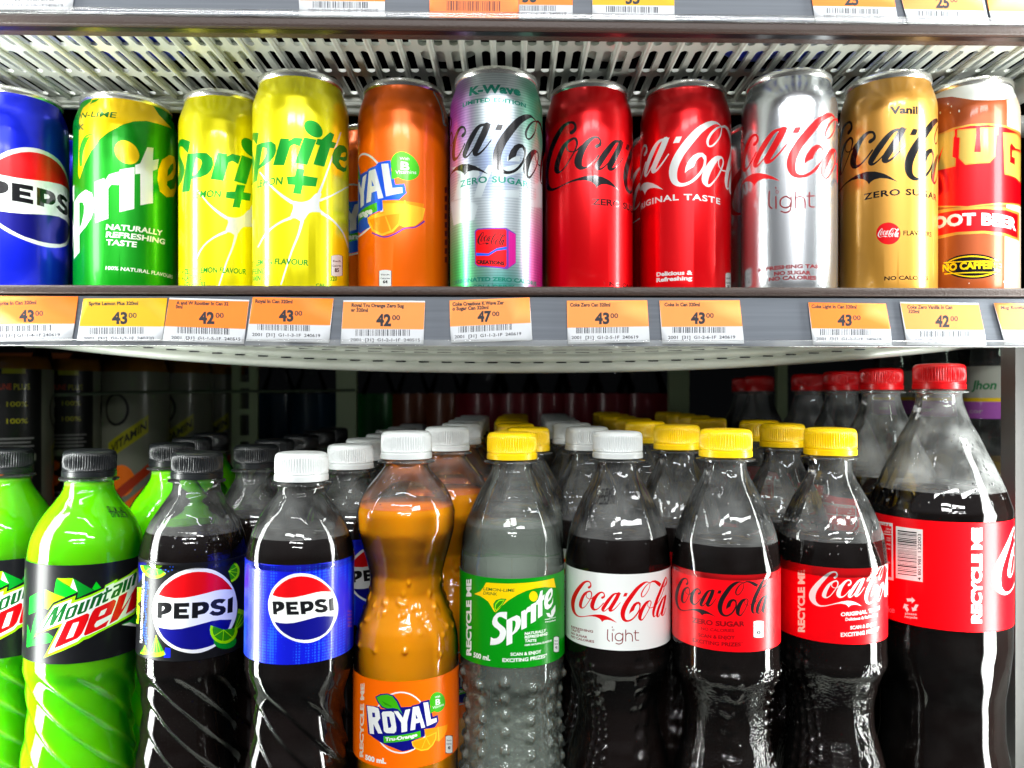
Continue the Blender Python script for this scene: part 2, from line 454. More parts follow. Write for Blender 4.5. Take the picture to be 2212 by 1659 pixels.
# blue halftone film
def halftone(name, base, dot, scale=520):
    m = mat(name, base, rough=0.3, coat=0.35); nt = m.node_tree; b = nt.nodes['Principled BSDF']
    tc = nt.nodes.new('ShaderNodeTexCoord'); v = nt.nodes.new('ShaderNodeTexVoronoi'); v.inputs['Scale'].default_value = scale; v.inputs['Randomness'].default_value = 0.12
    n = nt.nodes.new('ShaderNodeTexNoise'); n.inputs['Scale'].default_value = 40
    ad = nt.nodes.new('ShaderNodeMath'); ad.operation = 'ADD'
    r = nt.nodes.new('ShaderNodeMapRange'); r.inputs[1].default_value = 0.78; r.inputs[2].default_value = 0.92; r.inputs[3].default_value = 1; r.inputs[4].default_value = 0
    mx = nt.nodes.new('ShaderNodeMix'); mx.data_type = 'RGBA'; mx.inputs[6].default_value = (*lin(*base), 1); mx.inputs[7].default_value = (*lin(*dot), 1)
    nt.links.new(tc.outputs['Object'], v.inputs['Vector']); nt.links.new(tc.outputs['Object'], n.inputs['Vector'])
    nt.links.new(v.outputs['Distance'], ad.inputs[0]); nt.links.new(n.outputs[0], ad.inputs[1]); nt.links.new(ad.outputs[0], r.inputs[0])
    nt.links.new(r.outputs[0], mx.inputs[0]); nt.links.new(mx.outputs[2], b.inputs['Base Color']); return m
INK['halfblue'] = halftone('film_blue_halftone', (6, 20, 196), (24, 84, 226), 640)
# iridescent wrap: silver with violet, green and magenta fields
def iridescent():
    m = mat('can_iridescent', (180, 185, 190), rough=0.32, metal=0.7, coat=0.3); nt = m.node_tree; b = nt.nodes['Principled BSDF']
    tc = nt.nodes.new('ShaderNodeTexCoord'); sep = nt.nodes.new('ShaderNodeSeparateXYZ'); nt.links.new(tc.outputs['Object'], sep.inputs[0])
    def M_(op, a, b_=None, c=None):
        n = nt.nodes.new('ShaderNodeMath'); n.operation = op; n.use_clamp = op == 'MULTIPLY_ADD'
        for i, v in enumerate((a, b_, c)):
            if v is None: continue
            if isinstance(v, (int, float)): n.inputs[i].default_value = v
            else: nt.links.new(v, n.inputs[i])
        return n.outputs[0]
    x, z = sep.outputs[0], sep.outputs[2]
    def fld(cx, cz, sx, sz):
        a = M_('MULTIPLY', M_('SUBTRACT', x, cx), 1/sx); c = M_('MULTIPLY', M_('SUBTRACT', z, cz), 1/sz)
        d = M_('ADD', M_('MULTIPLY', a, a), M_('MULTIPLY', c, c))
        return M_('MULTIPLY_ADD', d, -1.0, 1.0)
    cur = None
    base = (*lin(168, 178, 184), 1)
    for (cx, cz, sx, sz, col) in ((-.029, .118, .018, .045, (160, 60, 170)), (.030, .125, .02, .04, (60, 160, 120)), (-.026, .018, .024, .048, (20, 170, 90)),
                                  (.031, .020, .018, .050, (190, 20, 150)), (.0, .088, .02, .025, (120, 135, 165)), (.004, .006, .02, .03, (30, 130, 120))):
        mx = nt.nodes.new('ShaderNodeMix'); mx.data_type = 'RGBA'; nt.links.new(fld(cx, cz, sx, sz), mx.inputs[0])
        if cur is None: mx.inputs[6].default_value = base
        else: nt.links.new(cur, mx.inputs[6])
        mx.inputs[7].default_value = (*lin(*col), 1); cur = mx.outputs[2]
    w = nt.nodes.new('ShaderNodeTexWave'); w.bands_direction = 'Z'; w.inputs['Scale'].default_value = 190; nt.links.new(tc.outputs['Object'], w.inputs[0])
    mx = nt.nodes.new('ShaderNodeMix'); mx.data_type = 'RGBA'; mx.blend_type = 'MULTIPLY'; mx.inputs[0].default_value = 0.25
    nt.links.new(cur, mx.inputs[6]); nt.links.new(w.outputs[0], mx.inputs[7]); nt.links.new(mx.outputs[2], b.inputs['Base Color'])
    return m
INK['c_iris'] = iridescent()
ALU = mat('bare_aluminium', (226, 226, 222), rough=0.26, metal=0.9)

# ------------------------------------------------------------------ cylinder geometry seen in the picture
class Cyl:
    def __init__(s, xc, d, R, zb, prof=None, lean=0.0, pivy=1300):
        s.d = d; s.R = R; s.zb = zb; s.X = (xc-CX)/F*d; s.Y = d; s.xc = xc
        s.a0 = math.atan2(-s.X, s.Y); s.prof = prof or (lambda z: R); s.lean = lean; s.piv = (xc, pivy)
    def px(s, x, y):
        dx0, dy0 = x-s.piv[0], y-s.piv[1]; x, y = x+dy0*s.lean, y-dx0*s.lean
        dx = (x-CX)/F; dz = -(y-CY)/F
        a = dx*dx+1; b = -2*(dx*s.X+s.Y); c = s.X**2+s.Y**2-s.R**2; D = b*b-4*a*c
        t = (-b-math.sqrt(max(D, 0)))/(2*a)
        qx, qy = t*dx-s.X, t-s.Y
        ph = math.atan2(qx, -qy)-s.a0
        if D < 0:
            e = (math.sqrt(-D)/(2*a)); ph += math.copysign(min(e*12, 0.6), ph)   # wraps on round the far side
        return (ph*s.R*1000, (CZ+t*dz-s.zb)*1000)
    def to3d(s, off=0.0):
        def f(u, v):
            a = u/1000/s.R+s.a0; r = s.prof(v/1000)+off; return (r*math.sin(a), -r*math.cos(a), v/1000)
        return f
    def nrm(s):
        def f(u, v):
            a = u/1000/s.R+s.a0; z = v/1000; sl = (s.prof(z+.0004)-s.prof(z-.0004))/.0008
            n = Vector((math.sin(a), -math.cos(a), -sl)); n.normalize(); return n
        return f
    def root(s, name, pivot_z=None, **k):
        o = empty(name, (s.X, s.Y, s.zb), **k)
        if s.lean:
            zp = CZ-(s.piv[1]-CY)*s.d/F-s.zb
            o.rotation_euler = (0, s.lean, 0)
            o.location = (s.X-zp*math.sin(s.lean), s.Y, s.zb+zp-zp*math.cos(s.lean))
        return o
    def skin(s, art, name, base, v0, v1, vlines=(), parent=None, off=0.0, step=4, **k):
        h = math.pi*s.R*1000*0.9995
        ul = [h*i/(180/step) for i in range(-int(180/step)+1, int(180/step))]
        return art.build(name, base, [(-h, v0), (h, v0), (h, v1), (-h, v1)], ul, vlines, s.to3d(off), s.nrm(), parent, **k)

# ------------------------------------------------------------------ lettering templates
LB = Cyl(1334, .47, .0316, 0)       # traced off the white cola label
COKE = Art(LB.px).at(S(2260, 2260, 4.609))
r_ = 'red'
st = lambda pts, n=4: COKE.stroke(r_, pts, n)
st([(447, 412, 46), (474, 392, 34), (480, 352, 22), (460, 314, 24), (418, 300, 30), (358, 322, 46), (290, 395, 66), (218, 500, 76), (166, 620, 76), (152, 740, 64), (172, 850, 46), (222, 925, 30), (290, 950, 20), (372, 946, 14)])
COKE.poly(r_, [(360, 940), (450, 925), (560, 910), (660, 910), (740, 928), (820, 963), (890, 1008), (958, 1064), (900, 1040), (850, 1020), (790, 1008), (735, 1012), (700, 1032), (687, 1052), (668, 1015), (630, 980), (570, 955), (500, 945), (430, 947), (365, 953)])
st([(470, 482, 22), (420, 494, 34), (362, 540, 48), (312, 640, 58), (290, 740, 56), (318, 790, 26), (372, 768, 14), (436, 682, 14), (482, 600, 16), (496, 530, 22), (470, 482, 22), (425, 490, 20), (398, 535, 14), (402, 585, 12), (438, 618, 12), (485, 620, 14), (540, 585, 30)])
st([(690, 600, 44), (722, 582, 34), (728, 545, 22), (706, 510, 24), (656, 506, 34), (590, 558, 56), (532, 650, 74), (506, 745, 74), (530, 812, 46), (590, 815, 22), (660, 760, 16), (710, 700, 20)])
st([(985, 525, 26), (930, 526, 30), (880, 556, 44), (810, 640, 62), (740, 740, 66), (700, 815, 60), (722, 848, 26), (780, 812, 14), (860, 726, 14), (940, 630, 14), (985, 550, 20)])
COKE.poly(r_, [(950, 512), (1034, 512), (1008, 560), (945, 560)])
st([(990, 530, 66), (946, 620, 70), (886, 720, 70), (838, 800, 68), (836, 838, 46), (885, 832, 24), (950, 775, 16), (1020, 690, 12)])
COKE.poly(r_, [(1100, 512), (1158, 512), (1130, 578), (1068, 578)])
st([(1562, 326, 10), (1500, 312, 24), (1430, 344, 48), (1330, 432, 66), (1230, 560, 78), (1140, 690, 84), (1078, 820, 88), (1064, 920, 80), (1088, 1000, 60), (1152, 1030, 36), (1235, 998, 28), (1312, 918, 26), (1366, 820, 24), (1380, 735, 24)])
COKE.poly(r_, [(1180, 902), (1190, 840), (1215, 780), (1260, 715), (1310, 680), (1355, 672), (1390, 700), (1392, 745), (1366, 745), (1348, 712), (1320, 728), (1290, 770), (1268, 832), (1220, 865)])
st([(1562, 322, 10), (1500, 372, 16), (1440, 452, 22), (1406, 530, 24), (1414, 584, 20), (1456, 570, 16), (1512, 496, 14), (1550, 416, 12), (1564, 330, 10)])
COKE.poly(r_, [(1556, 322), (1605, 286), (1660, 278), (1720, 302), (1768, 345), (1742, 402), (1700, 372), (1650, 322), (1610, 312), (1560, 338)])
st([(1560, 655, 20), (1500, 690, 44), (1432, 790, 64), (1385, 900, 70), (1376, 980, 58), (1412, 1010, 26), (1465, 950, 14), (1524, 850, 14), (1570, 740, 16), (1580, 680, 18), (1555, 655, 16), (1524, 700, 12), (1524, 756, 12), (1560, 790, 12), (1612, 775, 16)])
st([(1852, 222, 14), (1836, 250, 22), (1792, 370, 40), (1742, 500, 48), (1690, 630, 52), (1645, 770, 52), (1622, 880, 46), (1630, 950, 26), (1662, 930, 12)])
st([(1852, 222, 10), (1872, 275, 16), (1850, 350, 30), (1812, 405, 20)])
st([(1822, 420, 12), (1766, 580, 12), (1706, 690, 12), (1660, 760, 12)])
st([(1850, 566, 14), (1806, 600, 26), (1756, 700, 40), (1708, 830, 48), (1692, 930, 42), (1722, 944, 16), (1782, 810, 12), (1830, 660, 12), (1848, 570, 14)])
st([(1846, 566, 32), (1818, 700, 40), (1784, 850, 44), (1778, 920, 32), (1812, 910, 14), (1852, 790, 8)])

SB = Cyl(1106, .466, .0314, 0)
SPR = Art(SB.px).at(S(1840, 2280, 4.1477))
w_ = 'white'
SPR.poly(w_, [(780, 692), (778, 822), (735, 800), (690, 775), (650, 775), (625, 800), (622, 840), (650, 880), (700, 920), (745, 960), (768, 1010), (765, 1070), (740, 1140), (700, 1190), (650, 1220), (590, 1238), (503, 1242), (515, 1108), (560, 1135), (610, 1130), (650, 1095), (665, 1050), (655, 1010), (620, 975), (570, 940), (542, 900), (537, 850), (560, 780), (610, 720), (670, 695)])
SPR.poly('white', [(772, 830), (868, 780), (868, 1210), (772, 1254)])
SPR.poly('white', [(860, 784), (940, 748), (990, 770), (1010, 830), (1005, 900), (985, 960), (940, 1020), (860, 1084), (860, 1048), (895, 1000), (920, 930), (925, 870), (910, 838), (860, 836)])
SPR.poly('white_r', [(1015, 690), (1080, 655), (1082, 680), (1110, 625), (1170, 590), (1168, 690), (1125, 695), (1105, 730), (1105, 950), (1017, 992)])
SPR.poly('white_i', [(1174, 575), (1258, 530), (1255, 840), (1172, 888)])
SPR.poly('white_t', [(1262, 512), (1290, 490), (1330, 350), (1366, 335), (1362, 430), (1398, 400), (1390, 480), (1362, 510), (1362, 750), (1290, 800), (1290, 565), (1262, 580)])
SPR.poly('white_e', [(1390, 560), (1395, 480), (1420, 390), (1470, 320), (1515, 295), (1532, 340), (1528, 410), (1500, 480), (1455, 530), (1452, 560), (1480, 575), (1515, 540), (1538, 455), (1535, 540), (1505, 610), (1450, 655), (1405, 640)])
SPR.poly('back', [(1456, 492), (1460, 440), (1480, 390), (1506, 352), (1506, 400), (1482, 452)])
SPR.ell('dot', (1215, 435), 70, 85)

PB = Cyl(417, .48, .0315, 0, lean=.03, pivy=1320)
PEP = Art(PB.px).at(S(540, 2220, 3.7696))
PEP.poly('white', [(1535, 760), (1500, 560), (1420, 400), (1300, 285), (1150, 210), (960, 186), (780, 205), (610, 270), (450, 385), (340, 520), (275, 690), (262, 850), (285, 1010), (340, 1170), (450, 1310), (590, 1405), (740, 1455), (890, 1470), (1040, 1445), (1200, 1370), (1340, 1260), (1440, 1110), (1510, 950)], smooth=True, n=3)
PEP.poly('red', [(353, 587), (400, 510), (450, 450), (520, 392), (600, 340), (690, 295), (780, 265), (865, 247), (950, 240), (1050, 245), (1150, 265), (1230, 297), (1310, 345), (1390, 420), (1462, 515), (1350, 512), (1280, 517), (1200, 530), (1050, 570), (900, 605), (750, 632), (600, 640), (450, 620)])
PEP.poly('navy', [(338, 1070), (430, 1095), (550, 1108), (700, 1098), (850, 1065), (1000, 1025), (1150, 985), (1280, 968), (1450, 967), (1410, 1080), (1350, 1190), (1270, 1280), (1160, 1350), (1080, 1378), (1000, 1400), (920, 1414), (850, 1418), (700, 1400), (620, 1370), (550, 1330), (480, 1280), (420, 1220), (370, 1140)])
k_ = 'black'
PEP.poly(k_, [(342, 700), (470, 702), (520, 715), (545, 740), (553, 780), (545, 820), (520, 850), (480, 870), (405, 892), (403, 942), (333, 938)])
PEP.poly('white', [(408, 762), (435, 765), (445, 790), (430, 815), (405, 835)])
PEP.poly(k_, [(585, 712), (812, 708), (812, 768), (665, 772), (665, 802), (780, 800), (780, 858), (664, 858), (664, 888), (808, 888), (808, 948), (578, 950)])
PEP.poly(k_, [(857, 706), (1030, 695), (1080, 705), (1105, 735), (1112, 770), (1100, 820), (1070, 855), (1040, 875), (943, 892), (940, 940), (850, 942)])
PEP.poly('white', [(945, 765), (1000, 755), (1022, 775), (1010, 805), (945, 830)])
PEP.poly(k_, [(1362, 665), (1305, 725), (1270, 712), (1230, 718), (1220, 738), (1260, 755), (1330, 765), (1362, 800), (1355, 850), (1310, 890), (1240, 908), (1170, 905), (1110, 870), (1165, 825), (1200, 848), (1250, 850), (1280, 832), (1270, 815), (1200, 805), (1150, 785), (1130, 745), (1145, 700), (1190, 665), (1260, 652), (1320, 655)])
PEP.poly(k_, [(1392, 660), (1470, 622), (1462, 858), (1384, 872)])

DB = Cyl(183, .48, .0323, 0, lean=.035, pivy=1320)
DEW = Art(DB.px).at(S(100, 2220, 3.7708))
P = DEW.poly
P('g1', [(75, 620), (300, 500), (292, 780), (60, 885)]); P('lime', [(300, 500), (600, 620), (420, 700), (340, 805), (292, 780)])
P('g1', [(470, 345), (790, 540), (600, 618), (435, 560)]); P('lime', [(475, 332), (720, 333), (685, 465), (560, 395)])
P('white', [(722, 340), (788, 540), (680, 470)]); P('g2', [(722, 335), (1035, 518), (775, 635), (795, 545)])
P('g1', [(1068, 388), (1140, 480), (1040, 520), (1005, 490)]); P('g1', [(190, 830), (250, 950), (110, 1265), (82, 1200)])
P('g2', [(180, 830), (150, 1020), (95, 1200), (110, 1060)]); P('g1', [(40, 1030), (110, 1262), (130, 1270), (210, 1190), (340, 1160), (415, 1215), (375, 1300), (125, 1345), (30, 1375)])
P('g2', [(1690, 860), (1700, 1050), (1450, 1040), (1600, 960)]); P('white', [(1450, 1045), (1570, 1010), (1690, 1060), (1690, 1085)])
P('black', [(108, 1270), (395, 740), (430, 700), (790, 560), (775, 640), (990, 560), (1160, 480), (1160, 520), (400, 800), (300, 1160)])
P('lime', [(140, 1218), (250, 1010), (420, 745), (450, 722), (762, 592), (738, 670), (960, 592), (1190, 490), (1200, 445), (1390, 350), (1375, 385), (1550, 290), (1705, 180), (1712, 760), (1650, 880), (1400, 1010), (1100, 1160), (960, 1240), (880, 1265), (800, 1320), (600, 1410), (278, 1535), (520, 1060), (300, 1130)], sub=2)
P('white', [(192, 1148), (430, 752), (700, 650), (680, 722), (960, 627), (1180, 527), (1215, 467), (1340, 402), (1330, 425), (1705, 235), (1708, 720), (1620, 855), (1300, 1030), (960, 1190), (850, 1225), (790, 1285), (600, 1365), (345, 1470), (570, 1000)], sub=2)
P('red', [(620, 985), (930, 862), (965, 880), (950, 960), (850, 1170), (790, 1235), (430, 1395)]); P('white', [(720, 1010), (810, 988), (720, 1215), (612, 1252)])
P('red', [(1050, 790), (1330, 662), (1367, 680), (1355, 735), (1295, 880), (1075, 985), (1040, 1040), (1045, 1072), (1070, 1075), (1260, 965), (1215, 1060), (900, 1200), (880, 1180), (960, 950), (1010, 840)]); P('white', [(1140, 830), (1230, 790), (1190, 880), (1100, 918)])
P('red', [(1410, 615), (1540, 545), (1450, 815), (1650, 490), (1706, 440), (1708, 640), (1670, 780), (1510, 885), (1600, 600), (1390, 960), (1262, 1030)])
G = 'dgreen'
P(G, [(240, 1108), (440, 775), (515, 745), (470, 900), (590, 720), (648, 697), (540, 980), (475, 1005), (545, 830), (420, 1040), (355, 1060), (420, 870), (285, 1095)])
P(G, [(620, 835), (650, 780), (780, 720), (800, 740), (740, 900), (720, 920), (600, 965), (590, 945)]); P('white', [(680, 800), (740, 775), (690, 900), (640, 920)])
P(G, [(835, 705), (900, 680), (845, 840), (880, 825), (930, 665), (985, 645), (920, 825), (900, 845), (790, 888), (775, 870)])
P(G, [(1020, 620), (1150, 555), (1175, 575), (1110, 745), (1050, 770), (1105, 620), (1070, 635), (1010, 785), (955, 810)])
P(G, [(1210, 480), (1255, 475), (1245, 520), (1310, 490), (1300, 530), (1235, 560), (1210, 660), (1255, 640), (1240, 680), (1160, 715), (1155, 690), (1200, 580), (1170, 590), (1180, 555), (1215, 540)])
P(G, [(1330, 455), (1470, 395), (1475, 430), (1410, 600), (1290, 650), (1285, 630), (1330, 530), (1405, 490), (1415, 450), (1325, 490)]); P('white', [(1365, 550), (1392, 535), (1368, 590), (1345, 600)])
P(G, [(1495, 375), (1550, 350), (1500, 545), (1448, 568)]); P(G, [(1570, 345), (1660, 255), (1685, 265), (1640, 450), (1595, 470), (1635, 300), (1610, 320), (1565, 510), (1515, 530)])

RB = Cyl(878, .461, .0311, 0)
ROY = Art(RB.px).at(S(1420, 2700, 4.459))
P = ROY.poly
ROY.ring('white', (820, 845), 470, 540, 26)
P('navy', [(205, 530), (430, 560), (470, 605), (680, 600), (800, 570), (1000, 560), (1020, 540), (1140, 510), (1180, 470), (1325, 435), (1335, 600), (1365, 660), (1380, 740), (1470, 710), (1490, 820), (1420, 930), (1250, 960), (1240, 1090), (1180, 1110), (1050, 1160), (1020, 1230), (1060, 1310), (850, 1360), (700, 1300), (450, 1190), (300, 1085), (240, 1040)])
P('white', [(222, 545), (340, 560), (420, 590), (440, 650), (455, 770), (410, 830), (495, 1040), (420, 1040), (335, 870), (345, 1050), (270, 1040)]); P('navy', [(310, 665), (360, 670), (368, 750), (320, 750)])
P('white', [(480, 680), (500, 650), (640, 640), (700, 670), (740, 930), (735, 1000), (700, 1035), (560, 1030), (520, 1000)]); P('navy', [(570, 735), (615, 740), (650, 900), (640, 935), (595, 940)])
P('white', [(690, 640), (770, 640), (855, 760), (900, 620), (985, 600), (930, 830), (930, 1000), (830, 1020), (825, 850)])
P('white', [(1030, 570), (1135, 550), (1250, 930), (1180, 945), (1160, 840), (1080, 860), (1070, 970), (985, 985)]); P('navy', [(1080, 690), (1120, 770), (1085, 780)])
P('white', [(1215, 490), (1300, 480), (1350, 790), (1450, 760), (1455, 830), (1280, 910)])
P('navy', [(365, 385), (460, 335), (580, 325), (690, 360), (770, 450), (820, 560), (850, 640), (860, 710), (780, 640), (690, 605), (580, 612), (480, 580), (405, 480)])
P('leaf', [(385, 395), (470, 357), (580, 345), (670, 378), (745, 475), (810, 620), (850, 695), (815, 655), (770, 605), (690, 585), (580, 592), (495, 562), (430, 480)])
P('dlime', [(470, 445), (560, 500), (660, 550), (640, 562), (540, 530)])
ROY.ell('leaf', (1465, 480), 138, 180); P('leaf', [(1335, 560), (1338, 682), (1420, 640)])
ROY.text('white', 'With', (1420, 415), (1512, 390), 38, bold=.01); ROY.text('white', 'B', (1432, 535), (1515, 520), 105, bold=.03); ROY.text('white', 'Vitamins', (1378, 605), (1575, 540), 48, bold=.01)
P('leaf', [(512, 1088), (1165, 990), (1172, 1105), (518, 1205)])
P('slice', [(1235, 962), (1645, 880), (1632, 980), (1580, 1090), (1490, 1185), (1250, 1095)]); P('slicel', [(1470, 920), (1482, 920), (1500, 1160), (1480, 1170)])
P('slicel', [(1008, 1182), (1452, 1008), (1445, 1130), (1390, 1245), (1300, 1330), (1180, 1352), (1080, 1315), (1025, 1255)])
P('slice', [(1032, 1190), (1435, 1035), (1425, 1130), (1375, 1230), (1290, 1308), (1185, 1328), (1090, 1295), (1045, 1245)])
for a in ((1190, 1300), (1330, 1240)): P('slicel', [(1258, 1118), (1272, 1112), (a[0]+8, a[1]), (a[0]-6, a[1]+4)])
for q in 'rite': INK['white_'+q] = INK['white']
INK['dot'] = INK['yellow']; INK['back'] = INK['green']
# ------------------------------------------------------------------ bottles
capm = lambda n, c, r=0.34: mat('cap_'+n, c, rough=r, sss=0.15, sssr=(1, 1, 1), sssc=0.002, coat=0.1)
CAPS = dict(black=capm('black', (24, 27, 29)), white=capm('white', (206, 211, 210)), yellow=capm('yellow', (250, 206, 0)), red=capm('red', (214, 6, 16)))
def cap_mesh(parent, m, z0, rc=0.0152, h=0.0165, seed=0, ridge=True):
    k = rc/0.0152
    prof = [(0, .0149), (.0003, .0153), (.0033, .0153), (.0036, .01485), (.0043, .01485), (.0046, .0152), (.0052, .0151), (.0062, .01515), (.0095, .0151), (.0128, .01505), (.0140, .0149), (.0152, .0144), (.0160, .0134), (.0164, .0118), (.0166, .009), (.0167, .004), (.0168, .0002)]
    prof = [(z0+z*h/.0168, r*k) for z, r in prof]
    def disp(Z, T, R):
        zz = (Z-z0)/h; win = np.clip((zz-.30)*14, 0, 1)*np.clip((.84-zz)*12, 0, 1)
        return R-win*0.00062*(0.5+0.5*np.cos(T*64))
    o = lathe('cap', prof, 360 if ridge else 48, m, parent, disp if ridge else None, sharp=40)
    return o

def prof_mm(keys, d, w=1.0, s=1.0):
    out = [((CZ-(y-CY)*d/F)*s, hw*d/F/w) for y, hw in keys]
    return sorted(out)
COKEK = prof_mm([(994, 44), (1002, 43.5), (1012, 44), (1025, 48), (1045, 57.5), (1066, 69), (1106, 88), (1146, 102), (1187, 110), (1212, 113), (1224, 111.2), (1230, 111), (1392, 111), (1398, 111.2), (1406, 112.5), (1418, 111.5), (1432, 105), (1470, 92), (1510, 85), (1545, 86), (1590, 97), (1630, 107), (1680, 112), (1720, 112), (1750, 106), (1763, 84)], .47)
SPRK = prof_mm([(996, 44), (1004, 43), (1012, 44), (1026, 50), (1066, 71), (1106, 90), (1146, 104), (1187, 110), (1212, 112.5), (1232, 111), (1240, 111), (1432, 111), (1440, 111), (1452, 110), (1470, 105), (1510, 100), (1560, 101), (1630, 108), (1680, 112), (1725, 112), (1755, 106), (1769, 84)], .466)
ROYK = prof_mm([(993, 45), (1001, 45), (1008, 48), (1026, 62), (1052, 84), (1079, 98), (1106, 105), (1133, 104), (1173, 95), (1213, 84), (1240, 79), (1267, 79), (1294, 87), (1323, 98), (1345, 106), (1375, 111), (1410, 112), (1440, 111), (1452, 110.6), (1655, 110.6), (1668, 111.5), (1700, 112), (1740, 110), (1770, 104), (1781, 84)], .461)
PEPK = prof_mm([(1038, 49), (1046, 48), (1058, 49), (1079, 62), (1106, 82), (1133, 97), (1160, 107), (1187, 113), (1205, 114.5), (1214, 113), (1408, 113), (1424, 113), (1440, 111), (1475, 103), (1520, 98), (1570, 100), (1620, 107), (1680, 113), (1740, 113), (1780, 108), (1814, 84)], .445)
BIGK = prof_mm([(848, 51), (857, 50.5), (866, 52), (889, 60), (916, 72), (943, 88), (970, 101), (999, 116), (1026, 129), (1052, 141), (1079, 151), (1095, 155.5), (1106, 155), (1112, 154.6), (1345, 154.6), (1355, 154.8), (1370, 155), (1400, 152), (1440, 146), (1500, 137), (1560, 137), (1620, 146), (1670, 153), (1705, 151), (1726, 130)], .49, 1.14)
def smoothwin(z, a, b, s=.004): return np.clip((z-a)/s, 0, 1)*np.clip((b-z)/s, 0, 1)
def bumps(lst):
    def f(Z, T, R):
        o = R.copy()
        for tc, zc, rad, amp in lst:
            dt = (T-tc+np.pi) % (2*np.pi)-np.pi
            q = ((dt*.0315)**2+(Z-zc)**2)/(rad*rad)
            o += amp*np.exp(-q*q)
        return o
    return f
def d_coke(kind):
    L = []
    if kind == 'a':
        for c, t0 in enumerate((-44, -34, -24, 100, 112, 200)):
            for i in range(13): L.append((math.radians(t0+8*math.sin(i*.3)), .028+i*.0060+(c % 2)*.003, .0014, .0011))
        for i in range(8): L.append((math.radians(38+5*math.sin(i*1.9)), .026+i*.0105, .0042, .0010)); L.append((math.radians(27+4*math.cos(i*2.3)), .030+i*.0105, .0030, -.0007))
    elif kind == 'b':
        for i in range(9): L.append((math.radians(8+5*math.sin(i*1.9)), .024+i*.0095, .0040, .0009)); L.append((math.radians(-3+4*math.cos(i*2.3)), .029+i*.0095, .0028, -.0007))
        for t0 in (70, 80, 150):
            for i in range(13): L.append((math.radians(t0), .028+i*.0060, .0014, .0011))
    elif kind == 'c':
        for c, t0 in enumerate((-52, -41, -29, -18, 120)):
            for i in range(14): L.append((math.radians(t0+7*math.sin(i*.3+1)), .024+i*.0062+(c % 2)*.003, .0017, .0010))
        for i in range(8): L.append((math.radians(50+5*math.sin(i*1.9)), .026+i*.0100, .0040, .0010))
    bf = bumps(L)
    def f(Z, T, R):
        o = bf(Z, T, R)
        w = smoothwin(Z, .004, .094, .012); o += w*.0007*np.abs(np.sin(T*3+.4))-w*.0004
        w2 = smoothwin(Z, .160, .212, .014); o += w2*.00055*np.cos(T*8+.6)
        return o
    return f
def d_pepsi(ph):
    def f(Z, T, R):
        w = smoothwin(Z, .006, .094, .010)
        s = (Z/.0185+T*9/(2*np.pi)+ph) % 1.0
        saw = np.where(s < .86, s/.86, (1-s)/.14)
        w2 = smoothwin(Z, .162, .196, .012)
        return R-w*.0021*saw+w2*.0003*np.cos(T*6)
    return f
def d_sprite():
    L = []
    for c in range(12):
        for i in range(9): L.append((math.radians(-38+c*30), .012+i*.0098+(c % 2)*.0036, .0027, .0021))
    bf = bumps(L)
    return lambda Z, T, R: bf(Z, T, R)+smoothwin(Z, .165, .212, .012)*.0004*np.cos(T*8)
def d_royal():
    L = []; r = random.Random(4)
    zc = CZ-(1300-CY)*.461/F
    for i in range(120): L.append((r.uniform(-math.pi, math.pi), zc+r.gauss(0, .0085), r.uniform(.0008, .0019), r.uniform(.0005, .0010)))
    bf = bumps(L)
    return lambda Z, T, R: bf(Z, T, R)+smoothwin(Z, .105, .200, .02)*.0004*np.cos(T*6)

def bottle(name, label, cat, cyl, keys, ztop, zfill, liquid, capmat, art, base, ylab, disp=None, shell=None, group=None, rcap=.0152, flange=.0168,
           fillr=.0006, nseg=220, mist=None, nr=190, caph=.0165):
    root = cyl.root(name, label=label, cat=cat, group=group)
    prof = resample(keys, nr); zc = ztop-caph
    prof = [p for p in prof if p[0] < zc-.004]
    rn = prof[-1][1]
    neck = [(zc-.0032, rn), (zc-.0026, rn+.0003), (zc-.0022, flange), (zc-.0012, flange), (zc-.0009, rn+.0006), (zc+.004, rn)]
    prof = [p for p in prof if p[0] < zc-.0036]+neck
    lathe('bottle_body', [(prof[0][0]+.001, prof[0][1]*.6)]+[(prof[0][0]+.0002, prof[0][1]*.9)]+prof[1:], nseg, [PET, mist or MIST, shell or PET], root, disp, close_top=False, face=cyl.a0, mi=None)
    bo = root.children[-1]; me = bo.data; zf = zfill-.001
    zl = cyl.px(cyl.xc, ylab[1])[1]/1000-.012
    for p_ in me.polygons:
        if p_.center.z > zf: p_.material_index = 1
        elif p_.center.z < zl: p_.material_index = 2
    if zfill:
        lp = [(z, r-fillr) for z, r in prof if z < zfill and z > prof[0][0]+.0005]
        lp[0] = (lp[0][0], lp[0][1]*.9)
        lp.append((zfill, lp[-1][1])); lp.append((zfill+.0006, lp[-1][1]-.0004))
        lathe('liquid', lp, nseg, liquid, root, disp, face=cyl.a0, sharp=60)
    cap_mesh(root, capmat, zc, rcap, caph)
    v1 = cyl.px(cyl.xc, ylab[0])[1]; v0 = cyl.px(cyl.xc, ylab[1])[1]
    cyl.skin(art, 'label', base, v0, v1, (), root, off=.00030, step=3)
    return root

